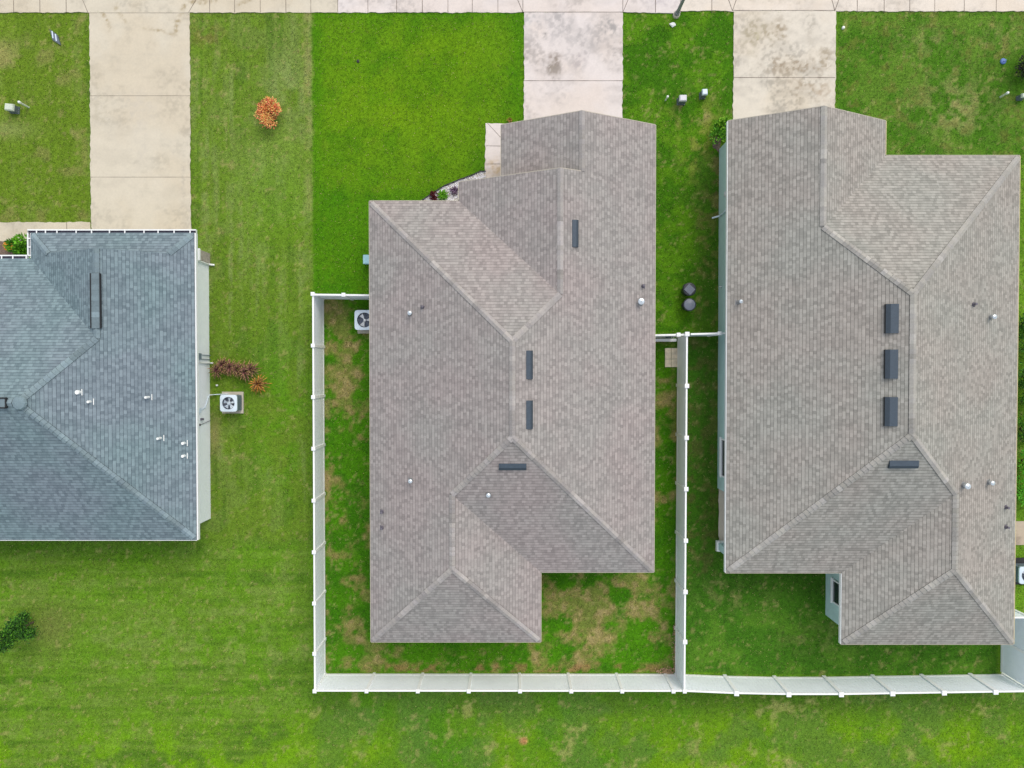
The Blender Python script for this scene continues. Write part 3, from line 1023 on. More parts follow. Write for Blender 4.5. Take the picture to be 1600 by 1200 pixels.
def house_right():
    r = empty('house', (16, 0, 0))
    tag(r, 'house on the right with grey shingle roof, teal walls and a single front gable', 'house')
    o = Vector((-16, 0, 0))
    holder = r
    r.location = (0, 0, 0)
    xW, xE, yS2, yS_, yN_, yN1, xG, xB = 9.612, 22.6, -12.29, -9.06, 9.594, 11.13, 16.618, 14.83
    p = .5
    W_, E, N, S, S2 = Pl('W', xW, p), Pl('E', xE, p), Pl('N', yN_, p), Pl('S', yS_, p), Pl('S', yS2, p)
    GE, RW = Pl('E', xG, p), Pl('W', xB, p)
    xm = (xW + xE) / 2; half = (xE - xW) / 2
    ya, yb = yN_ - half, yS_ + half
    xr1 = (xW + xG) / 2; yv = yN_ - (xG - xr1)
    xr3 = (xB + xE) / 2; yj = yb - (xr3 - xm); yk = yS2 + (xE - xr3)
    faces = [(W_, [(xW, yS_), (xm, yb), (xm, ya), (xr1, yv), (xr1, yN1), (xW, yN1)]),
             (GE, [(xr1, yN1), (xr1, yv), (xG, yN_), (xG, yN1)]),
             (N, [(xG, yN_), (xr1, yv), (xm, ya), (xE, yN_)]),
             (E, [(xE, yN_), (xm, ya), (xm, yb), (xr3, yj), (xr3, yk), (xE, yS2)]),
             (S, [(xm, yb), (xW, yS_), (xB, yS_), (xr3, yj)]),
             (RW, [(xB, yS_), (xB, yS2), (xr3, yk), (xr3, yj)]),
             (S2, [(xB, yS2), (xE, yS2), (xr3, yk)])]
    roof = build_roof(r, faces, M['roof_grey'], {'*': (M['trim_tan'], .03), 'W': (M['trim_white'], .03), 'E': (M['trim_yellow'], .035)}, None)
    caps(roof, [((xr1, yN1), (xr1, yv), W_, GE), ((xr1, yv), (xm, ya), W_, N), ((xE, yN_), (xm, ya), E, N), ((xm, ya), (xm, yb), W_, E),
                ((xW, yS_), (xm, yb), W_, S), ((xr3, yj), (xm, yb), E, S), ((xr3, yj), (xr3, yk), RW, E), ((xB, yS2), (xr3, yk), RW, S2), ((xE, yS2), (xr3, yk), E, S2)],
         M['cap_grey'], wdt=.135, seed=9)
    for a in ((1393, 498, 1.18), (1392, 569, 1.18), (1391.5, 643, 1.18)): box_vent(roof, W_, a[0], a[1], .52, a[2], .14)
    box_vent(roof, S, 1411, 725, .34, 1.2, .12)
    for a in ((1158, 471, .3, .05, 'silver', W_), (1526, 475, .22, .05, 'dark', E), (1554, 495, .3, .06, 'silver', E), (1512, 760, .32, .075, 'silver', E),
              (1551, 755, .3, .06, 'silver', E), (1577, 794, .24, .05, 'dark', E), (1577, 825, .24, .05, 'dark', E)):
        vent_pipe(roof, a[5], a[0], a[1], a[2], a[3], a[4])
    i = .4
    yw = -6.0 + .31      # wall end where the covered patio starts
    ring_wall(r, [(xW + i, yw), (xW + i, yN1 - i), (xG - i, yN1 - i), (xG - i, yN_ - i), (xE - i, yN_ - i), (xE - i, yS2 + i), (15.33, yS2 + .38), (15.33, yw)], 2.55, M['wall_teal'])
    soffit(r, [(xW, yS_), (xW, yN1), (xG, yN1), (xG, yN_), (xE, yN_), (xE, yS2), (xB, yS2), (xB, yS_)], 2.55)
    g = MB(); g.face([(xW + .02, yN1 - i, 2.56), (xG - .02, yN1 - i, 2.56), (xr1, yN1 - i, EZ + p * (xr1 - xW) - .05)]); g.build('gable_wall', M['wall_teal'], r)
    c = MB(); c.box((xW + i + .17, yS_ + i + .17, 1.3), (.34, .34, 2.5)); c.build('porch_column', M['wall_teal'], r)
    c = MB(); c.box((xW + i + .17, yS_ + i + .17, .13), (.5, .5, .22)); c.build('column_base', M['pvc'], r)
    window(r, 'x', (xW + i, -4.1), 1.75, .75, 2.2, out=-1)
    window(r, 'x', (15.33, -10.45), 1.05, .85, 2.2, out=-1)
    window(r, 'x', (xE - i, 0), 1.2, .9, 2.1)
    d = MB()
    for k in range(4):
        for q in range(8): d.box((xr1 - 2.4 + .31 + q * .6, yN1 - i + .03, .28 + k * .54), (.56, .05, .5))
    d.box((xr1, yN1 - i + .012, 1.1), (4.86, .02, 2.2))
    d.build('garage_door', M['trim_white'], r)
    # wall box and downspout
    y = U(1130, 303, 1.5).y
    b = MB(); b.box((xW + i - .07, y, 1.55), (.14, .26, .36)); b.box((xW + i - .15, y, 1.5), (.04, .18, .2)); b.build('wall_box', M['lilac_box'], r)
    y = U(1127, 332, 1).y
    b = MB(); b.path([(xW + .03, y + .06, 2.6), (xW + i - .05, y + .06, 2.3), (xW + i - .05, y, .25), (xW + i - .34, y - .06, .06)], .04); b.box((xW + i - .08, y, 1.7), (.12, .14, .3)); b.build('downspout', M['ac_paint'], r)
    b = MB(); b.lathe([(0, 0), (.035, .02), (.03, .06), (0, .08)], (xW + i - .06, U(1127, 448, .5).y, .5), 10); b.tube((xW + i, U(1127, 448, .5).y, .52), (xW + i - .12, U(1127, 448, .5).y, .52), .02); b.build('hose_tap', M['lilac_box'], r)
    NOGRASS.append((xW + i, xE - i, yw, yN_ - i)); NOGRASS.append((xW + i, xG - i, 5, yN1 - i)); NOGRASS.append((15.33, xE - i, yS2 + i, 0))


def house_left():
    r = empty('house', (0, 0, 0))
    tag(r, 'house on the left with slate blue shingle roof, white gutters and pale wall', 'house')
    xE, yS_, yN_, yN1, xGW, xW = -14.16, -7.58, 5.025, 6.162, -21.46, -34.0
    pE, pG, p = .543, .46, .5
    E, S, N, N1, GW, W_ = Pl('E', xE, pE), Pl('S', yS_, p), Pl('N', yN_, p), Pl('N', yN1, p), Pl('W', xGW, pG), Pl('W', xW, p)
    ym = (yS_ + yN_) / 2; hz = p * (yN_ - ym)
    xa = xE - hz / pE
    xg = (pE * xE + pG * xGW) / (pE + pG); gz = pE * (xE - xg); yv = yN_ - gz / p
    d = 1.0; dz = d * p
    h1 = (xGW + dz / pG, yN1 - d); h2 = (xE - dz / pE, yN1 - d)
    xw = xW + hz / p
    faces = [(N1, [(xGW, yN1), (xE, yN1), h2, h1]),
             (GW, [(xGW, yN_), (xGW, yN1), h1, (xg, h1[1]), (xg, yv)]),
             (E, [(xE, yS_), (xE, yN1), h2, (xg, h2[1]), (xg, yv), (xa, ym)]),
             (S, [(xE, yS_), (xa, ym), (xw, ym), (xW, yS_)]),
             (N, [(xGW, yN_), (xW, yN_), (xw, ym), (xa, ym), (xg, yv)]),
             (W_, [(xW, yN_), (xW, yS_), (xw, ym)])]
    roof = build_roof(r, faces, M['roof_blue'], {'*': (M['trim_white'], .03), 'E': (M['trim_white'], .06), 'N': (M['slate_edge'], .02)}, None)
    g = MB(); g.face([(h1[0], h1[1] - .02, EZ + dz), (h2[0], h2[1] - .02, EZ + dz), (xg, h2[1] - .02, EZ + gz)]); g.build('gable_wall', M['slate_edge'], roof)
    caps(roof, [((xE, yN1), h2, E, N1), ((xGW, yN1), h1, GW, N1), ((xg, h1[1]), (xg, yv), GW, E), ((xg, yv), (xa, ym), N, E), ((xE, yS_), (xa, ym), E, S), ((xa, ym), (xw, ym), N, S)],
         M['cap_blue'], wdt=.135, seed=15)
    # ridge vents: raised dark strip with shingle top
    v = MB(); y0, y1 = U(150, 427, 4.6).y, U(150, 513, 4.6).y
    zt = EZ + gz + .02
    for sx in (-1, 1): v.box((xg + sx * .2, (y0 + y1) / 2, zt + .0), (.035, y0 - y1, .11), 0)
    v2 = MB()
    for k in range(10):
        q = (.8, .72, .85, .78, .9, .74, .8, 1.1, .8, .76)[k]
        L_ = (y0 - y1) / 10
        v2.box((xg, y0 - (k + .5) * L_, zt - .01), (.36, L_ - .004, .06), col=(q, q, q))
    vv = v.build('ridge_vent', M['black'], roof); v2.build('vent_shingles', M['cap_blue'], roof)
    v = MB(); x1 = U(10, 632, 5.9).x
    for sy in (-1, 1): v.box((x1 - 3, ym + sy * .2, EZ + hz + .02), (6, .05, .14), 0)
    v.box((x1, ym, EZ + hz + .0), (.045, .4, .12), 0); v.build('ridge_vent', M['black'], roof)
    v = MB(); v.box((x1 - 3.03, ym, EZ + hz + .02), (6, .34, .07), col=(.85, .85, .85)); v.build('vent_shingles', M['cap_blue'], roof)
    b = MB(); b.lathe([(.30, -.03), (.26, .05), (.12, .09), (0, .09)], (xa + .1, ym, EZ + hz), 10, col=(.92, .95, .95)); b.build('hip_cap', M['cap_blue'], roof)
    for a in ((120, 613, .1, .09), (137, 628, .16, .055), (227, 621, .27, .055), (246, 685.5, .27, .055), (285, 693, .16, .065), (285, 713, .16, .065)):
        vent_pipe(roof, E, a[0], a[1], a[2], a[3], 'white')
    # gutters with hangers
    def gutter(a, b, out, brk):
        a, b, out = Vector((*a, EZ - .04)), Vector((*b, EZ - .04)), Vector((*out, 0))
        m = MB(); dn = Vector((0, 0, -.12)); w1, w2 = out * .10, out * .155; up = Vector((0, 0, .03))
        m.face([a + w1 + up, b + w1 + up, b + w2 + up, a + w2 + up]); m.face([a + w2 + up, b + w2 + up, b + w2 + dn, a + w2 + dn])
        m.face([a + dn, b + dn, b + w2 + dn, a + w2 + dn]); m.face([a + w1 + up, b + w1 + up, b + w1 + dn * .5, a + w1 + dn * .5])
        m.face([a, b, b + dn, a + dn]); m.face([a + dn, a + w2 + dn, a + w2 + up, a + up]); m.face([b + dn, b + w2 + dn, b + w2 + up, b + up])
        m.face([a + dn * .45, b + dn * .45, b + w1 + dn * .45, a + w1 + dn * .45], 1)
        dd = (b - a).normalized()
        for t in brk:
            c = Vector((*t, EZ - .005)); m.box(c + out * .045, (abs(dd.x) * .05 + abs(out.x) * .18, abs(dd.y) * .05 + abs(out.y) * .18, .02), 0)
        m.build('gutter', [M['trim_white'], M['gutter_in']], r, merge=False)
    yq = lambda px: U(px, 364, EZ).x
    gutter((xGW - .15, yN1 + .012), (xE + .06, yN1 + .012), (0, 1), [(yq(q), yN1) for q in (57, 71, 89, 119, 143, 171, 195, 225, 247, 272, 297)])
    gutter((xGW - .012, yN_ + .16), (xGW - .012, yN1 + .012), (-1, 0), [(xGW, U(48, q, EZ).y) for q in (372.5, 386, 399)])
    gutter((xW, yN_ + .012), (xGW - .17, yN_ + .012), (0, 1), [(yq(q), yN_) for q in (19.5, 40.5, 2, -20, -45)])
    xw_, yw0, yw1 = -14.70, -7.18, 5.66
    ring_wall(r, [(xw_, yw0), (xw_, yw1), (xGW + .45, yw1), (xGW + .45, yN_ - .45), (xW + .5, yN_ - .45), (xW + .5, yw0)], 2.55, M['wall_white'])
    soffit(r, [(xE, yS_), (xE, yN1), (xGW, yN1), (xGW, yN_), (xW, yN_), (xW, yS_)], 2.55)
    # stone corner with ledge, downspout
    yc = U(326, 400, .3).y
    m = MB(); m.box((xw_ + .02, yw1 - .2, .6), (.1, .48, 1.2), 0); m.build('stone_corner', M['stone'], r)
    m = MB(); m.box((xw_ + .05, yw1 - .2, 1.25), (.18, .54, .1), 0); m.build('stone_ledge', M['trim_white'], r)
    m = MB(); m.path([(xE + .0, yw1 - .5, 2.6), (xw_ + .06, yw1 - .5, 2.35), (xw_ + .06, yw1 - .5, .12), (xw_ + .3, yw1 - .52, .05)], .045, 8); m.build('downspout', M['trim_white'], r)
    # meter and conduits
    y = U(318, 557, 1.4).y
    m = MB(); m.box((xw_ + .09, y, 1.5), (.18, .3, .45)); m.path([(xw_ + .04, y + .08, 1.3), (xw_ + .04, y + .08, -.05)], .02); m.path([(xw_ + .04, y - .12, 1.3), (xw_ + .04, y - .12, -.05)], .02); m.build('electric_meter', M['ac_dark'], r)
    y = U(320, 567, 1).y
    m = MB(); m.path([(xw_ + .05, y, 1.75), (xw_ + .05, y, .0), (xw_ + .2, y, -.02)], .04); m.build('conduit', M['trim_white'], r)
    m = MB(); y2 = U(320, 641, 1.).y; y1_ = U(326, 617, .1).y
    m.path([(xw_ + .03, y2, 1.2), (xw_ + .03, y2 + .1, .6), (xw_ + .03, y1_, .12), (xw_ + .95, y1_ + .05, .08)], .02); m.box((xw_ + .05, y2, 1.3), (.1, .22, .3)); m.build('refrigerant_line', M['ac_paint'], r)
    y = U(318, 660, 1).y
    m = MB()
    m.path([(xw_ + .03, y, 1.5), (xw_ + .03, y - .1, 1.0), (xw_ + .03, y, .2), (xw_ + .03, y + .02, 0)], .012); m.box((xw_ + .06, y + .15, 1.0), (.12, .1, .14)); m.box((xw_ + .05, y - .1, 1.3), (.1, .1, .14)); m.box((xw_ + .05, y + .1, 1.8), (.08, .08, .1))
    m.build('hose_tap', M['lead'], r)
    window(r, 'y', (-19.6, yw1), .01, 1, 1.01) if False else None
    d_ = MB()
    for k in range(4):
        for q in range(8): d_.box((-17.7 - 2.4 + .31 + q * .6, yw1 + .03, .28 + k * .54), (.56, .05, .5))
    d_.box((-17.7, yw1 + .012, 1.1), (4.86, .02, 2.2))
    d_.build('garage_door', M['trim_white'], r)
    NOGRASS.append((xW, xw_, yw0, yN_ - .4)); NOGRASS.append((xGW + .4, xw_, 0, yw1))


house_middle(); house_right(); house_left()


# ------------------------------------------------------------------ fences
FH = 1.83


def fence_run(root, a, b, posts, first=True, last=True, ps=.127):
    """posts: fractions given as world points along run, panels between consecutive posts"""
    a, b = Vector(a), Vector(b)
    d = (b - a).normalized(); L = (b - a).length
    rz = math.atan2(d.y, d.x)
    ts = sorted(posts)
    for k in range(len(ts) - 1):
        t0, t1 = ts[k] + .06, ts[k + 1] - .06
        c = a + d * ((t0 + t1) / 2); w_ = t1 - t0
        if w_ < .05: continue
        m = MB(); n = max(1, round(w_ / .18)); bw = w_ / n
        for q in range(n):
            cc = a + d * (t0 + (q + .5) * bw)
            m.box((cc.x, cc.y, .93), (bw - .008, .036, 1.6), 0, rz)
        m.box((c.x, c.y, .93), (w_, .022, 1.6), 0, rz)
        m.build('panel', M['vinyl_panel'], root)
        m = MB()
        m.box((c.x, c.y, FH - .045), (w_, .075, .09), 0, rz)
        m.build('top_rail', M['vinyl'], root)
        m = MB()
        m.box((c.x, c.y, .10), (w_, .06, .15), 0, rz)
        m.build('bottom_rail', M['vinyl'], root)
    for k, t in enumerate(ts):
        if (k == 0 and not first) or (k == len(ts) - 1 and not last): continue
        c = a + d * t
        post(root, c, rz, ps)


def post(root, c, rz, s=.127):
    m = MB()
    m.box((c.x, c.y, FH / 2), (s, s, FH + .04), 0, rz)
    m.box((c.x, c.y, FH + .045), (s + .045, s + .045, .05), 0, rz)
    R = Matrix.Rotation(rz, 4, 'Z'); q = (s + .045) / 2
    P = [R @ Vector((x, y, 0)) + Vector((c.x, c.y, FH + .07)) for x, y in ((-q, -q), (q, -q), (q, q), (-q, q))]
    ap = Vector((c.x, c.y, FH + .1))
    for k in range(4): m.face([P[k], P[(k + 1) % 4], ap])
    m.build('post', M['vinyl'], root)


def tops(pts):  # world points of post heads
    return [U(x, y, FH) for x, y in pts]


f1 = empty('vinyl_fence', (0, 0, 0))
tag(f1, 'white vinyl privacy fence enclosing the back yard of the middle house', 'fence')
nw = U(489, 459.5, FH); sw = U(492, 1079.3, FH); se = U(1069.5, 1079.6, FH); ne = U(1073.5, 522, FH)
wt = [0] + [(nw.y - U(490, q, FH).y) for q in (540, 620.5, 701, 782, 862.5, 942.5, 1021)] + [nw.y - sw.y]
fence_run(f1, (nw.x, nw.y, 0), (sw.x, sw.y, 0), wt)
fence_run(f1, (nw.x, nw.y - .02, 0), (-5.93, nw.y - .06, 0), [0, U(537, 459, FH).x - nw.x, -5.93 - nw.x], first=False)
stt = [0] + [U(q, 1079.5, FH).x - sw.x for q in (573, 653, 732.5, 812.5, 892.5, 972, 1052)] + [se.x - sw.x]
fence_run(f1, (sw.x, sw.y, 0), (se.x, se.y, 0), stt, first=False)
et = [0] + [(ne.y - U(1072, q, FH).y) for q in (603, 684, 764, 844.5, 924.5, 1002.5)] + [ne.y - se.y]
fence_run(f1, (ne.x, ne.y, 0), (se.x, se.y, 0), et, last=False, ps=.15)
g = empty('gate', (0, 0, 0))
tag(g, 'white vinyl gate between the middle house and the corner of its fence', 'gate')
gx = U(1060, 523, FH)
fence_run(g, (5.98, gx.y - .03, 0), (gx.x, gx.y, 0), [0.06, gx.x - 5.98], first=True)
m = MB(); m.box((gx.x - .3, gx.y - .08, 1.1), (.25, .05, .12)); m.tube((gx.x - .12, gx.y - .05, 1.1), (gx.x - .12, gx.y - .14, 1.1), .02); m.build('latch', M['navy2'], g)
m = MB(); m.box((gx.x + .21, gx.y, FH - .1), (.26, .06, .09)); m.box((gx.x + .21, gx.y, .5), (.26, .06, .09)); m.build('filler_rail', M['vinyl'], g)
b_ = U(1026, 531.5, .12)
m = MB(); m.box((b_.x + .2, b_.y, .13), (1.5, .14, .10)); m.box((b_.x - .45, b_.y, .04), (.08, .14, .08)); m.box((b_.x + .85, b_.y, .04), (.08, .14, .08))
tag(m.build('vinyl_rail', M['vinyl']), 'white rail lying low on the grass just behind the gate', 'rail')
f2 = empty('vinyl_fence', (0, 0, 0))
tag(f2, 'short stretch of white fence between the fence corner and the teal wall', 'fence')
sx_ = U(1124, 520.5, FH)
fence_run(f2, (ne.x + .12, ne.y, 0), (10.0, sx_.y, 0), [0, sx_.x - ne.x - .12, 10.0 - ne.x - .12], first=False, last=False)
f3 = empty('vinyl_fence', (0, 0, 0))
tag(f3, 'white vinyl fence along the back of the right house yard, bowing slightly', 'fence')
hp = [U(*q, FH) for q in ((1069.5, 1079.6), (1150.5, 1083), (1232, 1084.6), (1314, 1084.6), (1394, 1083.2), (1474.5, 1082), (1555, 1080.8), (1610, 1080))]
for k in range(7):
    L = (hp[k + 1] - hp[k]).length
    fence_run(f3, (hp[k].x, hp[k].y, 0), (hp[k + 1].x, hp[k + 1].y, 0), [0, L], first=False, last=True, ps=.17)
f4 = empty('vinyl_fence', (0, 0, 0))
tag(f4, 'white vinyl fence closing the east side of the right house yard', 'fence')
xr = U(1564, 1020, 0).x
ytop = U(1595, 965, FH).y; ybot = hp[-1].y
fence_run(f4, (xr, ytop, 0), (xr, ybot + .1, 0), [0, (ytop - ybot) / 2, ytop - ybot - .1], last=False)
fence_run(f4, (22.2, ytop, 0), (xr, ytop, 0), [0, xr - 22.2], first=False, last=False)


# ------------------------------------------------------------------ condensers
def condenser(loc, w_, h, blades, hub_r, label, ang=0.3):
    r = empty('air_conditioner', loc)
    tag(r, label, 'air conditioner')
    m = MB(); c_ = .08

    def rr(w, cz, rad_=.09, n=5):
        pts = []
        for (sx, sy, a0) in ((1, 1, 0), (-1, 1, 90), (-1, -1, 180), (1, -1, 270)):
            for k in range(n + 1):
                a = rad(a0 + 90 * k / n)
                pts.append(Vector((sx * (w / 2 - rad_) + rad_ * math.cos(a), sy * (w / 2 - rad_) + rad_ * math.sin(a), cz)))
        return pts
    A, B = rr(w_ * .96, .02), rr(w_ * .96, h - .07)
    n = len(A)
    for k in range(n): m.face([A[k], A[(k + 1) % n], B[(k + 1) % n], B[k]])
    m.build('coil', M['ac_dark'], r)
    m = MB()
    for z in np.linspace(.08, h - .12, 9):
        P, Q = rr(w_ * .985, z), rr(w_ * .985, z + .018)
        for k in range(n): m.face([P[k], P[(k + 1) % n], Q[(k + 1) % n], Q[k]])
    for sx in (-1, 1):
        for sy in (-1, 1): m.box((sx * (w_ / 2 - .05), sy * (w_ / 2 - .05), h / 2), (.06, .06, h - .06))
    m.build('louvre', M['ac_dark'], r)
    # top panel with round opening
    m = MB(); ro = w_ * .385; N_ = 48
    se_ = lambda a: (w_ / 2 + .01) / (abs(math.cos(a)) ** 9 + abs(math.sin(a)) ** 9) ** (1 / 9)
    O = [Vector((se_(a) * math.cos(a), se_(a) * math.sin(a), h)) for a in (2 * math.pi * k / N_ for k in range(N_))]
    O2 = [p - Vector((0, 0, .08)) for p in O]
    I_ = [Vector((ro * math.cos(math.atan2(p.y, p.x)), ro * math.sin(math.atan2(p.y, p.x)), h + .02)) for p in O]
    I2 = [p - Vector((0, 0, .07)) for p in I_]
    for k in range(N_):
        j = (k + 1) % N_
        m.face([O[k], O[j], I_[j], I_[k]]); m.face([O2[k], O2[j], O[j], O[k]]); m.face([I_[k], I_[j], I2[j], I2[k]])
    m.build('top_panel', M['ac_paint'], r, smooth=False)
    m = MB(); m.lathe([(ro, h - .06), (ro, h - .22), (0, h - .22)], (0, 0, 0), 24); m.build('fan_well', M['ac_deep'], r)
    m = MB()
    for k in range(blades):
        a = ang + 2 * math.pi * k / blades
        q = []
        for (rr_, da, z) in ((hub_r * .8, -.25, .0), (ro * .92, -.34, .02), (ro * .92, .34, -.05), (hub_r * .8, .3, -.04)):
            q.append(Vector((rr_ * math.cos(a + da), rr_ * math.sin(a + da), h - .08 + z)))
        m.face(q); m.face([p - Vector((0, 0, .006)) for p in q][::-1])
    m.lathe([(hub_r, h - .12), (hub_r, h - .05), (hub_r * .6, h - .035), (0, h - .035)], (0, 0, 0), 16)
    m.build('fan', M['fan_white'] if blades == 3 else M['ac_paint'], r, merge=False)
    m = MB()
    for rr_ in (ro * .35, ro * .55, ro * .75, ro * .95):
        for k in range(20):
            a, b = 2 * math.pi * k / 20, 2 * math.pi * (k + 1) / 20
            m.tube((rr_ * math.cos(a), rr_ * math.sin(a), h + .03), (rr_ * math.cos(b), rr_ * math.sin(b), h + .03), .004, 4)
    for k in range(8):
        a = 2 * math.pi * k / 8
        m.tube((.04 * math.cos(a), .04 * math.sin(a), h + .035), (ro * math.cos(a), ro * math.sin(a), h + .025), .005, 4)
    m.build('fan_guard', M['grey_metal'], r, merge=False)
    return r


def pad(c, sx, sy, label, cat='concrete pad', name='concrete_pad', mt_=None):
    m = MB(); m.box((c[0], c[1], .035), (sx, sy, .1))
    NOGRASS.append((c[0] - sx / 2, c[0] + sx / 2, c[1] - sy / 2, c[1] + sy / 2))
    tag(m.build(name, mt_ or M['padc']), label, cat)


M['padc'] = mat('pad_concrete', (.50, .46, .38), .9, var=.12, scale=7, bump=.3)
c = U(357, 630, .78)
condenser((c.x, c.y, .085), .78, .7, 5, .09, 'pale grey air conditioner beside the pale wall of the left house')
c = U(363.5, 629, .08); pad(c, 1.03, 1.05, 'square concrete pad under the air conditioner by the left house')
c = U(569.5, 500, .78)
condenser((c.x, c.y, .085), .92, .7, 3, .06, 'pale grey air conditioner half under the eave of the middle house, inside the fence', ang=2.2)
pad((c.x + .02, c.y - .04, 0), 1.0, 1.12, 'concrete pad under the air conditioner in the fenced back yard of the middle house')
c = U(1606, 899, .78)
condenser((c.x, c.y, .085), .8, .7, 3, .07, 'grey air conditioner at the right edge beyond the right house')
pad((c.x, c.y, 0), 1.2, 1.3, 'pad under the air conditioner at the right edge, black for its shadow', 'shadow pad', 'shadow_pad', M['black'])  # black colour paints the shadow around the unit

# paver pad by the fence
pv = MB(); x0, x1, y0, y1 = U(1039, 560).x, U(1066, 560).x, U(1048, 573.5).y, U(1048, 544).y
mx_, my_ = U(1048.5, 560).x, U(1048, 561).y
for (a, b, c2, d2) in ((x0, mx_ - .01, y0, my_ - .006), (mx_ + .01, x1, y0, my_ - .006), (x0, mx_ - .01, my_ + .006, y1), (mx_ + .01, x1, my_ + .006, y1)):
    pv.box(((a + b) / 2, (c2 + d2) / 2, .02), (b - a, d2 - c2, .07))
NOGRASS.append((x0, x1, y0, y1))
M['paver'] = mat('stained_paver', (.74, .65, .50), .9, var=.3, scale=5, bump=.3)
tag(pv.build('paver', M['paver']), 'beige stained concrete pavers against the fence behind the gate', 'pavers')


# ------------------------------------------------------------------ small yard things
def trash_can(px, py, h, r, ribbed, label, rz):
    c = U(px, py, h)
    root = empty('trash_can', (c.x, c.y, 0), rz)
    tag(root, label, 'trash can', 'dark cans on the side lawn')
    m = MB(); m.lathe([(r * .78, 0), (r * .82, .05), (r * .98, h - .08), (r * 1.06, h - .06), (r * 1.06, h - .02), (r * .9, h - .02)], (0, 0, 0), 26); m.lathe([(r * .78, 0), (0, 0)], (0, 0, 0), 26)
    m.build('bin_body', M['charcoal'], root)
    m = MB()
    if ribbed:
        m.lathe([(r * 1.08, h - .02), (r * 1.04, h + .02), (r * .9, h + .035), (0, h + .04)], (0, 0, 0), 26)
        m.build('lid', M['charcoal'], root)
        m = MB(); m.box((0, -.02, h + .05), (r * 1.35, r * 1.25, .03))
        for k in range(5): m.box((-r * .56 + k * r * .28, -.02, h + .075), (r * .09, r * 1.2, .03))
        m.build('lid_ribs', M['charcoal2'], root)
    else:
        m.lathe([(r * 1.08, h - .02), (r * 1.07, h + .02), (r * .98, h + .03), (r * .94, h + .015)], (0, 0, 0), 26)
        m.lathe([(r * .94, h + .015), (r * .88, h + .03), (r * .3, h + .06), (0, h + .062)], (0, 0, 0), 26, 1)
        m.build('lid', [M['charcoal'], M['charcoal2']], root)
    m = MB()
    for s in (-1, 1): m.box((s * r * 1.06, 0, h - .14), (.05, .16, .04))
    m.build('handle', M['black'], root)
    m = MB(); m.tube((0, r * .9, .09), (.0, r * .99, .09), .08, 12); m.build('wheel', M['black'], root)


trash_can(1077.5, 452, .75, .29, True, 'dark round trash can with ribbed lid, further from the fence', rad(-42))
trash_can(1077.5, 476, .72, .285, False, 'dark round trash can with smooth domed lid, nearer the fence', 0)

# light blue box by the wall
c = U(575, 405, .45)
r = empty('storage_bin', (c.x, c.y, 0)); tag(r, 'light blue box standing by the west eave of the middle house', 'box')
m = MB(); m.box((0, 0, .2), (.42, .38, .4), taper=1.08); m.build('bin_body', M['blue_box'], r)
m = MB(); m.box((0, 0, .42), (.5, .44, .05), taper=.94); m.build('lid', M['blue_box'], r)


def pedestal(px, py, h, sx, sy, topm, label, rz=0):
    c = U(px, py, h)
    r = empty('utility_pedestal', (c.x, c.y, 0), rz); tag(r, label, 'utility box', 'utility pedestals on the front lawns')
    m = MB(); m.box((0, 0, h / 2 - .03), (sx * .9, sy * .9, h - .04)); m.box((0, 0, .03), (sx * 1.05, sy * 1.05, .08)); m.build('housing', M['dark_side'], r)  # shaded side of the box painted into the housing colour
    m = MB(); m.box((0, 0, h - .03), (sx, sy, .1), taper=.9); m.box((0, 0, h + .03), (sx * .84, sy * .84, .03), taper=.9); m.build('lid', topm, r)
    return r


def marker(px, py, h, label, r_=.05, lean=(0, 0)):
    c = U(px, py, h)
    r = empty('marker_post', (c.x, c.y, 0)); tag(r, label, 'marker post', 'white marker posts on the front lawns')
    m = MB(); m.tube((lean[0], lean[1], -.05), (0, 0, h - .1), r_ * .8, 12); m.build('post', M['green_box'], r)
    m = MB(); m.lathe([(r_ * 1.1, h - .1), (r_ * 1.15, h - .02), (r_ * .8, h + .015), (0, h + .03)], (0, 0, 0), 14); m.build('cap', M['pvc'], r)


pedestal(1067.5, 153, .52, .36, .30, M['lilac_box'], 'larger grey utility box on the lawn between the middle and right driveways')
pedestal(1101.5, 143.5, .55, .26, .28, M['ac_paint'], 'smaller utility box with pale lid and shade-darkened sides, nearer the right driveway', .05)
pedestal(14, 167, .45, .42, .33, M['green_box'], 'pale green utility box on the lawn at the far left edge', -.1)
pedestal(1601, 149, .4, .26, .2, M['green_box'], 'pale green utility box cut by the right edge of the picture')
marker(1043.5, 150.5, .5, 'short white marker post on the lawn east of the middle driveway')
marker(29, 159, .72, 'white marker post beside the utility box at the far left', .055)
marker(1575.5, 144.5, .56, 'white marker post on the lawn at the right edge', .055)
c = U(1317, 44); m = MB(); m.lathe([(.07, 0), (.07, .08), (.05, .11), (0, .12)], (c.x, c.y, 0), 14)
tag(m.build('cleanout_cap', M['pvc'], smooth=False), 'round white cap in the grass beside the right driveway', 'pipe cap')
c = U(339.5, 602); m = MB(); m.lathe([(.05, 0), (.05, .06), (.03, .09), (0, .095)], (c.x, c.y, 0), 12)
tag(m.build('cleanout_cap', M['pvc']), 'small white cap in the grass just above the left air conditioner', 'pipe cap')
c = U(1567, 96); m = MB(); m.lathe([(.14, 0), (.14, .04), (.1, .07), (0, .08)], (c.x, c.y, 0), 14); m.box((c.x + .03, c.y, .1), (.16, .04, .03), 0, .4)
tag(m.build('valve_cover', M['blue_lid']), 'small blue cover in the lawn at the right', 'valve cover')
c = U(559.5, 96); m = MB(); m.lathe([(.075, 0), (.075, .035), (.03, .05), (.03, .06), (0, .06)], (c.x, c.y, 0), 14)
tag(m.build('sprinkler_head', M['black']), 'small black sprinkler head in the lush front lawn', 'sprinkler')
c = U(1050.5, 39); bmx = bmesh.new(); bmesh.ops.create_icosphere(bmx, subdivisions=2, radius=.14)
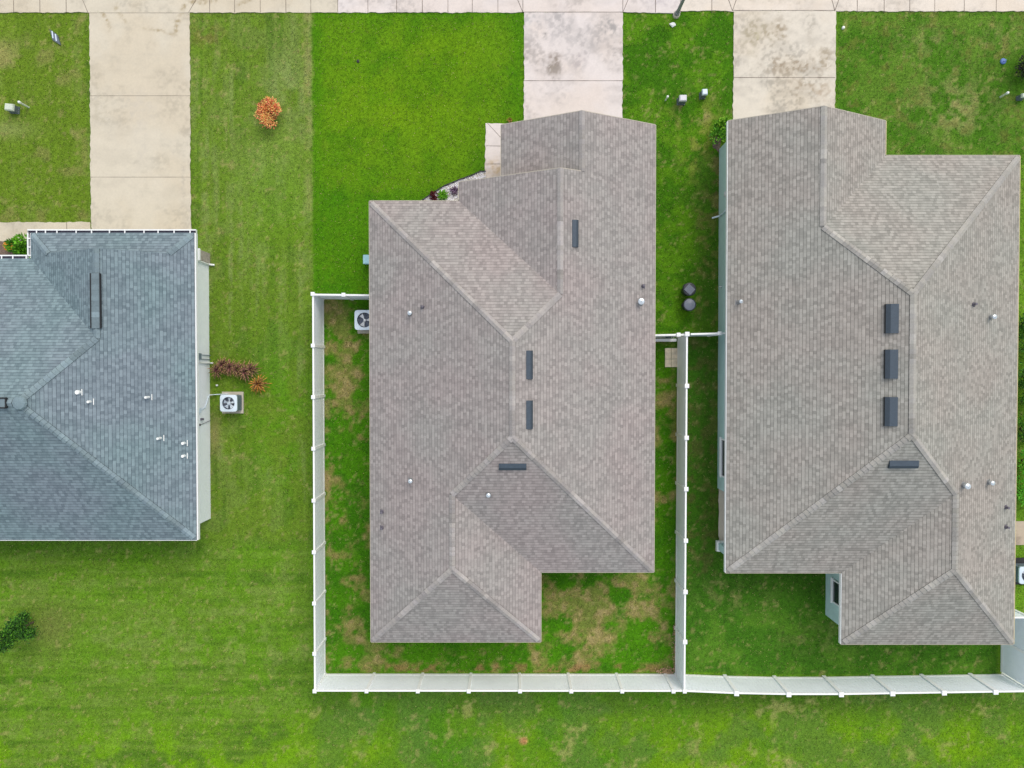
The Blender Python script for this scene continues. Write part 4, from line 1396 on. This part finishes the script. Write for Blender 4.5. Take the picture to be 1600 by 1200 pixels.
for v in bmx.verts: v.co = Vector((v.co.x * random.uniform(.8, 1.3), v.co.y * random.uniform(.7, 1.0), v.co.z * .5 * random.uniform(.7, 1.2)))
me = bpy.data.meshes.new('stone'); bmx.to_mesh(me); bmx.free(); me.materials.append(M['pvc']); o = bpy.data.objects.new('stone', me); COL.objects.link(o); o.location = (c.x, c.y, .04)
tag(o, 'white stone in the grass beside the street lamp base', 'stone')
# flat panel on the far left lawn
c = U(87, 58)
r = empty('yard_panel', (c.x, c.y, 0)); tag(r, 'small grey and white panel lying on the lawn left of the beige driveway', 'panel')
m = MB(); par = [(-.26, .36), (.12, .08), (.26, -.40), (-.12, -.16)]
def prism(m, pts, z0, z1, mi=0):
    m.face([(x, y, z1) for x, y in pts], mi)
    for a, b in zip(pts, pts[1:] + pts[:1]): m.face([(a[0], a[1], z0), (b[0], b[1], z0), (b[0], b[1], z1), (a[0], a[1], z1)], mi)
prism(m, par, -.03, .05); m.build('frame', M['dark_side'], r)
m = MB(); prism(m, [(x * .72, y * .72) for x, y in par], .05, .058); m.build('face', M['charcoal2'], r)
m = MB(); m.box((-.11, .09, .064), (.05, .34, .01), 0, .12); m.box((.05, -.05, .064), (.05, .34, .01), 0, .12); m.build('bars', M['ac_paint'], r)

# street lamp
c = U(1056.5, 24)
r = empty('street_lamp', (c.x, c.y, 0)); tag(r, 'grey street lamp pole rising from the lawn at the sidewalk', 'street lamp')
m = MB(); m.lathe([(.0, -.05), (.165, -.05), (.165, .14), (.14, .16), (.085, .16)], (0, 0, 0), 24); m.build('base', M['padc'], r)
m = MB(); m.tube((0, 0, .1), (0, 0, 5.6), .085, 16, r2=.055); m.lathe([(.13, .16), (.12, .3), (.09, .34)], (0, 0, 0), 16); m.build('pole', M['grey_metal'], r)
m = MB(); m.path([(0, 0, 5.5), (.1, .5, 5.75), (.1, 1.1, 5.8)], .03); m.build('arm', M['grey_metal'], r)
m = MB(); m.lathe([(.02, .1), (.2, .05), (.22, -.02), (.16, -.06), (0, -.06)], (.1, 1.3, 5.8), 16); m.build('lamp_head', M['grey_metal'], r)


# ------------------------------------------------------------------ plants
def leaf(mb, p, d, up, L, W, c, c2=None):
    d = d.normalized(); s = d.cross(up)
    if s.length < .01: s = d.orthogonal()
    s = s.normalized() * W / 2
    n = s.cross(d).normalized() * W * .2
    a, m_, t = p, p + d * L * .5, p + d * L
    mb.face([a, m_ + s - n, t, m_ - s - n], col=c)


def bush(name, c, rx, ry, h, n, cols, label, cat, L=.09, group=None, W=.6, lumps=7, seed=1, parent=None, base=.05):
    rnd = random.Random(seed)
    r = empty(name, (c.x, c.y, 0)); tag(r, label, cat, group)
    lum = []
    for k in range(lumps):
        a = rnd.uniform(0, 6.283); q = math.sqrt(rnd.random()) * .68
        lum.append((q * math.cos(a) * rx, q * math.sin(a) * ry, h * rnd.uniform(.35, .78), rnd.uniform(.3, .5), rnd.choice(cols)))
    m = MB()
    for k in range(n):
        lx, ly, lz, lr, lc = rnd.choice(lum)
        v = Vector((rnd.gauss(0, 1), rnd.gauss(0, 1), rnd.gauss(0, 1) + .3)).normalized()
        q = rnd.random() ** .4
        p = Vector((lx + v.x * rx * lr * q, ly + v.y * ry * lr * q, max(.02, lz + v.z * h * lr * .75 * q)))
        d = (v + Vector((rnd.uniform(-.7, .7), rnd.uniform(-.7, .7), rnd.uniform(-.1, .5))))
        cc = lc if rnd.random() < .55 else rnd.choice(cols)
        f = rnd.uniform(.7, 1.35)
        leaf(m, p, d, Vector((rnd.uniform(-.4, .4), rnd.uniform(-.4, .4), 1)), L * rnd.uniform(.7, 1.3), L * W * rnd.uniform(.8, 1.2), tuple(min(.9, q2 * f) for q2 in cc))
    m.build('foliage', M['leaf'], r, merge=False)
    m = MB()
    for k in range(6):
        lx, ly, lz = lum[k % lumps][:3]
        m.tube((0, 0, -.05), (lx * .4, ly * .4, lz * .5), .022, 6, r2=.015); m.tube((lx * .4, ly * .4, lz * .5), (lx, ly, lz), .015, 6, r2=.006)
    m.build('stem', M['bark'], r)
    return r


G1, G2, G3, G4 = s2l((64, 120, 20)), s2l((96, 158, 30)), s2l((34, 74, 18)), s2l((128, 176, 52))
OR1, OR2, OR3, OR4 = s2l((250, 176, 104)), s2l((240, 140, 100)), s2l((252, 210, 124)), s2l((130, 70, 50))
c = U(420, 177, .4)
bush('croton_shrub', c, .62, .62, .85, 1900, [OR1, OR2, OR3, OR1, OR2, OR4, OR3], 'round orange shrub alone on the lawn right of the beige driveway', 'shrub', L=.11, W=.5, lumps=16, seed=3)
c = U(1126, 207, .5)
bush('green_shrub', c, .66, .62, 1.1, 1300, [G1, G2, G2, G4, G1], 'bright green shrub at the front corner of the teal wall', 'shrub', L=.13, lumps=9, seed=5)
c = U(34, 384, .5)
bush('green_shrub', c, .6, .54, .9, 1100, [G1, G2, G2, G1], 'green leafy shrub in the mulch bed beside the left house', 'shrub', L=.15, lumps=9, seed=6)
c = U(11, 385, .3)
bush('croton_shrub', c, .24, .26, .4, 260, [s2l((245, 170, 50)), s2l((240, 140, 40)), s2l((250, 195, 80))], 'small yellow orange plant in the mulch bed at the far left', 'plant', L=.13, W=.3, lumps=5, seed=7)
DG = [s2l((40, 84, 20)), s2l((56, 108, 26)), s2l((30, 66, 18)), s2l((84, 140, 34))]
# young tree on the left back lawn, reaching out of the picture
c = U(52, 972)
rt = empty('young_tree', (c.x, c.y, 0)); tag(rt, 'small dark green tree on the back lawn at the left edge', 'tree')
m = MB(); m.tube((0, 0, -.1), (-.03, 0, 1.2), .05, 8, r2=.035); m.tube((-.03, 0, 1.2), (0, .02, 2.7), .035, 8, r2=.012)
rnd = random.Random(5)
brs = []
for k in range(16):
    z = rnd.uniform(.1, 2.5); a = rnd.uniform(0, 6.28); L = (.56 - .14 * z / 2.6) * rnd.uniform(.6, 1.2)
    e = Vector((L * math.cos(a), L * math.sin(a), z + .3)); m.tube((0, 0, z), e, .014, 5, r2=.005); brs.append(e)
m.build('trunk', M['bark'], rt)
m = MB()
for k in range(4200):
    e = rnd.choice(brs); p = e * rnd.uniform(.55, 1.1); p.z = e.z + rnd.gauss(0, .16)
    p += Vector((rnd.gauss(0, .10), rnd.gauss(0, .10), 0))
    d = Vector((rnd.gauss(0, 1), rnd.gauss(0, 1), rnd.gauss(0, .5)))
    f = rnd.uniform(.7, 1.3); cc = rnd.choice(DG)
    leaf(m, p, d, Vector((rnd.uniform(-.5, .5), rnd.uniform(-.5, .5), 1)), rnd.uniform(.08, .15), .055, tuple(q * f for q in cc))
m.build('crown', M['leaf'], rt, merge=False)
# dark shrub at right edge, hedge row
DK = [s2l((22, 34, 18)), s2l((30, 30, 28)), s2l((36, 56, 22)), s2l((16, 22, 14))]
c = U(1611, 107, .5)
bush('dark_shrub', c, .72, .85, 1.1, 1100, DK, 'very dark shrub cut by the right edge of the front lawn', 'shrub', L=.11, lumps=10, seed=8)
HG = [[s2l((60, 110, 26)), s2l((40, 80, 20)), s2l((90, 150, 40))], [s2l((90, 170, 30)), s2l((70, 150, 26)), s2l((110, 190, 50))]]
for k, (py, br, wd) in enumerate(((508, 0, .7), (545, 0, .6), (585, 0, .7), (628, 0, .6), (672, 0, .6), (722, 1, .8), (770, 1, .8))):
    c = U(1610 + (k % 2) * 3, py, .7)
    bush('hedge_shrub', c, .6, wd, 1.1, 700, HG[br], ('bright green clipped shrub, %s of the pair at the right edge' % ('upper', 'lower')[k - 5]) if br else
         'dark green shrub in the row at the right edge, %s from the top' % ('first', 'second', 'third', 'fourth', 'fifth')[k], 'shrub', L=.12, lumps=9, seed=20 + k, group='shrubs beyond the east side of the right house')


# cordylines: strap-leaf rosettes
def cordyline(c, r_, h, n, seed, label, cols, tip, group=None, name='cordyline_plant', cat='plant'):
    rnd = random.Random(seed)
    r = empty(name, (c.x, c.y, 0)); tag(r, label, cat, group)
    m = MB()
    for k in range(n):
        a = k * 2.39996 + rnd.uniform(-.2, .2); t = k / n
        L = r_ * rnd.uniform(.8, 1.15) * (.55 + .6 * t); el = rad(70 - 66 * t)
        base = rnd.choice(cols); W = .052 * rnd.uniform(.8, 1.2)
        prev = Vector((0, 0, h * (1 - .5 * t))); e2 = el
        dr = Vector((math.cos(a), math.sin(a), 0)); sd_ = Vector((-math.sin(a), math.cos(a), 0))
        segs = 4; pts = [prev]
        for s in range(segs):
            pts.append(pts[-1] + (dr * math.cos(e2) + Vector((0, 0, math.sin(e2)))) * L / segs * 1.15); e2 -= rad(16)
        ws = [W * .6, W, W * .95, W * .6, 0.004]
        for s in range(segs):
            q = (0, .12, .38, .9)[s]
            tp = rnd.choice(tip)
            cc = tuple(base[i] * (1 - q) + tp[i] * q for i in range(3))
            fold = Vector((0, 0, -.012))
            m.face([pts[s] - sd_ * ws[s] / 2, pts[s + 1] - sd_ * ws[s + 1] / 2, pts[s + 1] + fold, pts[s] + fold], col=cc)
            m.face([pts[s] + fold, pts[s + 1] + fold, pts[s + 1] + sd_ * ws[s + 1] / 2, pts[s] + sd_ * ws[s] / 2], col=cc)
    m.build('foliage', M['leaf'], r, merge=False)
    m = MB(); m.tube((0, 0, -.05), (0, 0, h), .025, 8); m.build('stem', M['bark'], r)


MA = [s2l((78, 26, 50)), s2l((34, 18, 24)), s2l((92, 40, 62)), s2l((44, 24, 26))]
TP = [s2l((196, 160, 110)), s2l((170, 140, 96)), s2l((180, 130, 116)), s2l((160, 150, 84))]
LB = ['maroon strap-leaf plant nearest the pale wall', 'maroon plant second from the pale wall, at the back of the clump', 'maroon plant third from the pale wall', 'maroon plant fourth from the pale wall', 'maroon plant fifth from the wall, with pink leaves', 'maroon plant sixth from the wall with yellow tips']
for k, (px, py, rr_) in enumerate(((338, 579, .36), (347, 570, .32), (359, 574, .38), (369, 577, .34), (382, 582, .38), (391, 577, .3))):
    c = U(px, py, .5)
    cordyline(c, rr_ * 1.3, .5, 44, 40 + k, LB[k], MA, TP, 'cordyline clump beside the left house')
c = U(402, 600, .45)
cordyline(c, .46, .45, 56, 51, 'separate rosette with orange leaf tips at the end of the maroon clump', [s2l((60, 30, 30)), s2l((90, 50, 30))], [s2l((230, 170, 90)), s2l((220, 150, 60)), s2l((200, 160, 90))], 'cordyline clump beside the left house')

# planting beds
def bed(name, pts, mt_, z=.02):
    m = MB(); P = [U(x, y) for x, y in pts]; P = [(p.x, p.y, z) for p in P]
    m.face(P)
    for a, b in zip(P, P[1:] + P[:1]): m.face([a, b, (b[0], b[1], -.05), (a[0], a[1], -.05)])
    return tag(m.build(name, mt_), kind='structure')


bed('mulch_bed', [(-60, 376.5), (52, 376.5), (52, 425), (-60, 425)], M['mulch'])
NOGRASS.append((-27, U(52, 400).x, U(0, 425).y, U(0, 376.5).y))
P0 = [(640, 322), (660, 313), (672, 305), (694, 291), (718, 281), (738, 274), (751, 268), (759, 268), (759, 300), (759, 330), (640, 330)]
b0 = bed('gravel_bed', P0, M['padc'], .015)
# stones in the gravel bed
def inpoly(x, y, P):
    r = False
    for (x0, y0), (x1, y1) in zip(P, P[1:] + P[:1]):
        if (y0 > y) != (y1 > y) and x < (x1 - x0) * (y - y0) / (y1 - y0) + x0: r = not r
    return r
WP = [(U(*p).x, U(*p).y) for p in P0]
m = MB(); rnd = random.Random(3)
BEDPOLY = WP
for k in range(6500):
    x, y = rnd.uniform(-5.2, -1.2), rnd.uniform(7.6, 9.9)
    if not inpoly(x, y, WP): continue
    s = rnd.uniform(.025, .05); t = rnd.uniform(.75, 1.1)
    R = Matrix.Rotation(rnd.uniform(0, 3), 4, 'Z') @ Matrix.Rotation(rnd.uniform(-.5, .5), 4, 'X')
    m.box((x, y, .02 + rnd.uniform(0, .02)), (s * 1.4, s, s * .8), M=R, taper=.6, col=(t, t, t * 1.02))
tag(m.build('gravel', M['gravel'], merge=False), kind='stuff', label='white gravel in the bed before the middle house', cat='gravel')
# black edging
m = MB(); pe = P0[1:8]
for a, b in zip(pe[:-1], pe[1:]):
    A, B = U(*a), U(*b); d = (B - A); m.box(((A.x + B.x) / 2, (A.y + B.y) / 2, .05), (d.length + .02, .035, .12), 0, math.atan2(d.y, d.x))
tag(m.build('bed_edging', M['black']), 'thin black edging between the lawn and the white gravel bed', 'edging')
c = U(691, 304, .3)
cordyline(c, .30, .2, 70, 61, 'bright green spiky plant in the white gravel bed', [s2l((80, 140, 20)), s2l((60, 120, 16))], [s2l((130, 190, 50)), s2l((90, 160, 30))], name='spiky_plant')
c = U(710, 297, .25)
cordyline(c, .28, .15, 34, 62, 'purple strap-leaf plant in the white gravel bed', [s2l((100, 80, 110)), s2l((70, 50, 70))], [s2l((150, 130, 150)), s2l((110, 90, 110))], name='spiky_plant')
c = U(678, 308, .2)
bush('maroon_shrub', c, .2, .3, .35, 380, [s2l((96, 30, 40)), s2l((70, 24, 32)), s2l((120, 50, 54))], 'small maroon shrub in the white gravel bed', 'shrub', L=.07, lumps=6, seed=70)
c = U(797, 189, .15)
bush('red_leaf_plant', c, .16, .14, .25, 90, [s2l((150, 96, 60)), s2l((130, 110, 40)), s2l((110, 130, 40))], 'small reddish plant at the top left corner of the middle house roof', 'plant', L=.08, lumps=4, seed=71)
bed('bare_soil_patch', [(1113, 222), (1117, 214), (1127, 216), (1125, 228), (1124, 240), (1119, 233), (1114, 231)], M['mulch'], .012)
# leaf litter at the fence corner
m = MB()
for k in range(260):
    if k < 150: x, y = rnd.gauss(1040, 7), rnd.gauss(1048, 2.2)
    else: x, y = 1055 - abs(rnd.gauss(0, 2)), rnd.uniform(975, 1050)
    p = U(x, y); f = rnd.uniform(.5, 1.3)
    leaf(m, Vector((p.x, p.y, .03 + rnd.uniform(0, .03))), Vector((rnd.uniform(-1, 1), rnd.uniform(-1, 1), .1)), Vector((0, 0, 1)), .09, .05, tuple(q * f for q in s2l((170, 140, 110))))
tag(m.build('leaf_litter', M['leaf'], merge=False), 'dry brown leaves along the foot of the fence', 'leaves', kind='stuff')


# ------------------------------------------------------------------ grass blades over the lawns
def build_blades():
    N = 210000
    x = RNG.uniform(-26, 26, N); y = RNG.uniform(-20.4, 18.0, N)
    keep = np.ones(N, bool)
    for (x0, x1, y0, y1) in NOGRASS:
        keep &= ~((x > x0) & (x < x1) & (y > y0) & (y < y1))
    inb = np.zeros(N, bool)
    cand = (x > -5.3) & (x < -1.2) & (y > 7.5) & (y < 10)
    for k in np.where(cand)[0]:
        inb[k] = inpoly(x[k], y[k], BEDPOLY)
    keep &= ~inb
    x, y = x[keep], y[keep]
    n = len(x)
    col = lawn(x, y)
    z = hgt(x, y)
    K = 3
    x = np.repeat(x, K) + RNG.normal(0, .02, n * K); y = np.repeat(y, K) + RNG.normal(0, .02, n * K); z = np.repeat(z, K)
    col = np.repeat(col, K, 0)
    n = n * K
    a = RNG.uniform(0, 2 * np.pi, n); L = RNG.uniform(.05, .1, n); lean = RNG.uniform(.35, .95, n); W = RNG.uniform(.012, .024, n)
    dx, dy = np.cos(a), np.sin(a)
    v = np.empty((n, 3, 3))
    v[:, 0] = np.stack([x - dy * W / 2, y + dx * W / 2, z], -1)
    v[:, 1] = np.stack([x + dy * W / 2, y - dx * W / 2, z], -1)
    v[:, 2] = np.stack([x + dx * L * lean, y + dy * L * lean, z + L * np.sqrt(1 - lean ** 2) * .75 + .01], -1)
    f = RNG.uniform(.5, 1.75, n)[:, None]
    dry = np.clip((c_r := col[:, 0] / (col[:, 1] + 1e-4)) - .75, 0, .3)[:, None] / .3
    f = 1 + (f - 1) * (1 + .8 * dry)
    straw = RNG.random(n) < .05
    hue = RNG.normal(0, .10, n)
    c = col * f
    c[:, 0] *= 1 + hue; c[:, 2] *= 1 - hue
    c[straw] = np.array(s2l((176, 164, 110))) * f[straw] * .8
    c = np.clip(c, 0, .9)
    me = bpy.data.meshes.new('grass')
    me.vertices.add(n * 3); me.vertices.foreach_set('co', v.ravel())
    me.loops.add(n * 3); me.loops.foreach_set('vertex_index', np.arange(n * 3))
    me.polygons.add(n)
    me.polygons.foreach_set('loop_start', np.arange(0, n * 3, 3)); me.polygons.foreach_set('loop_total', np.full(n, 3))
    me.update()
    ca = me.color_attributes.new('tint', 'FLOAT_COLOR', 'POINT')
    rgba = np.ones((n * 3, 4)); rgba[:, :3] = np.repeat(c, 3, 0)
    ca.data.foreach_set('color', rgba.ravel())
    me.materials.append(M['blade'])
    o = bpy.data.objects.new('grass', me); COL.objects.link(o)
    tag(o, 'mown green grass with dry straw patches around the houses', 'grass', kind='stuff')


build_blades()
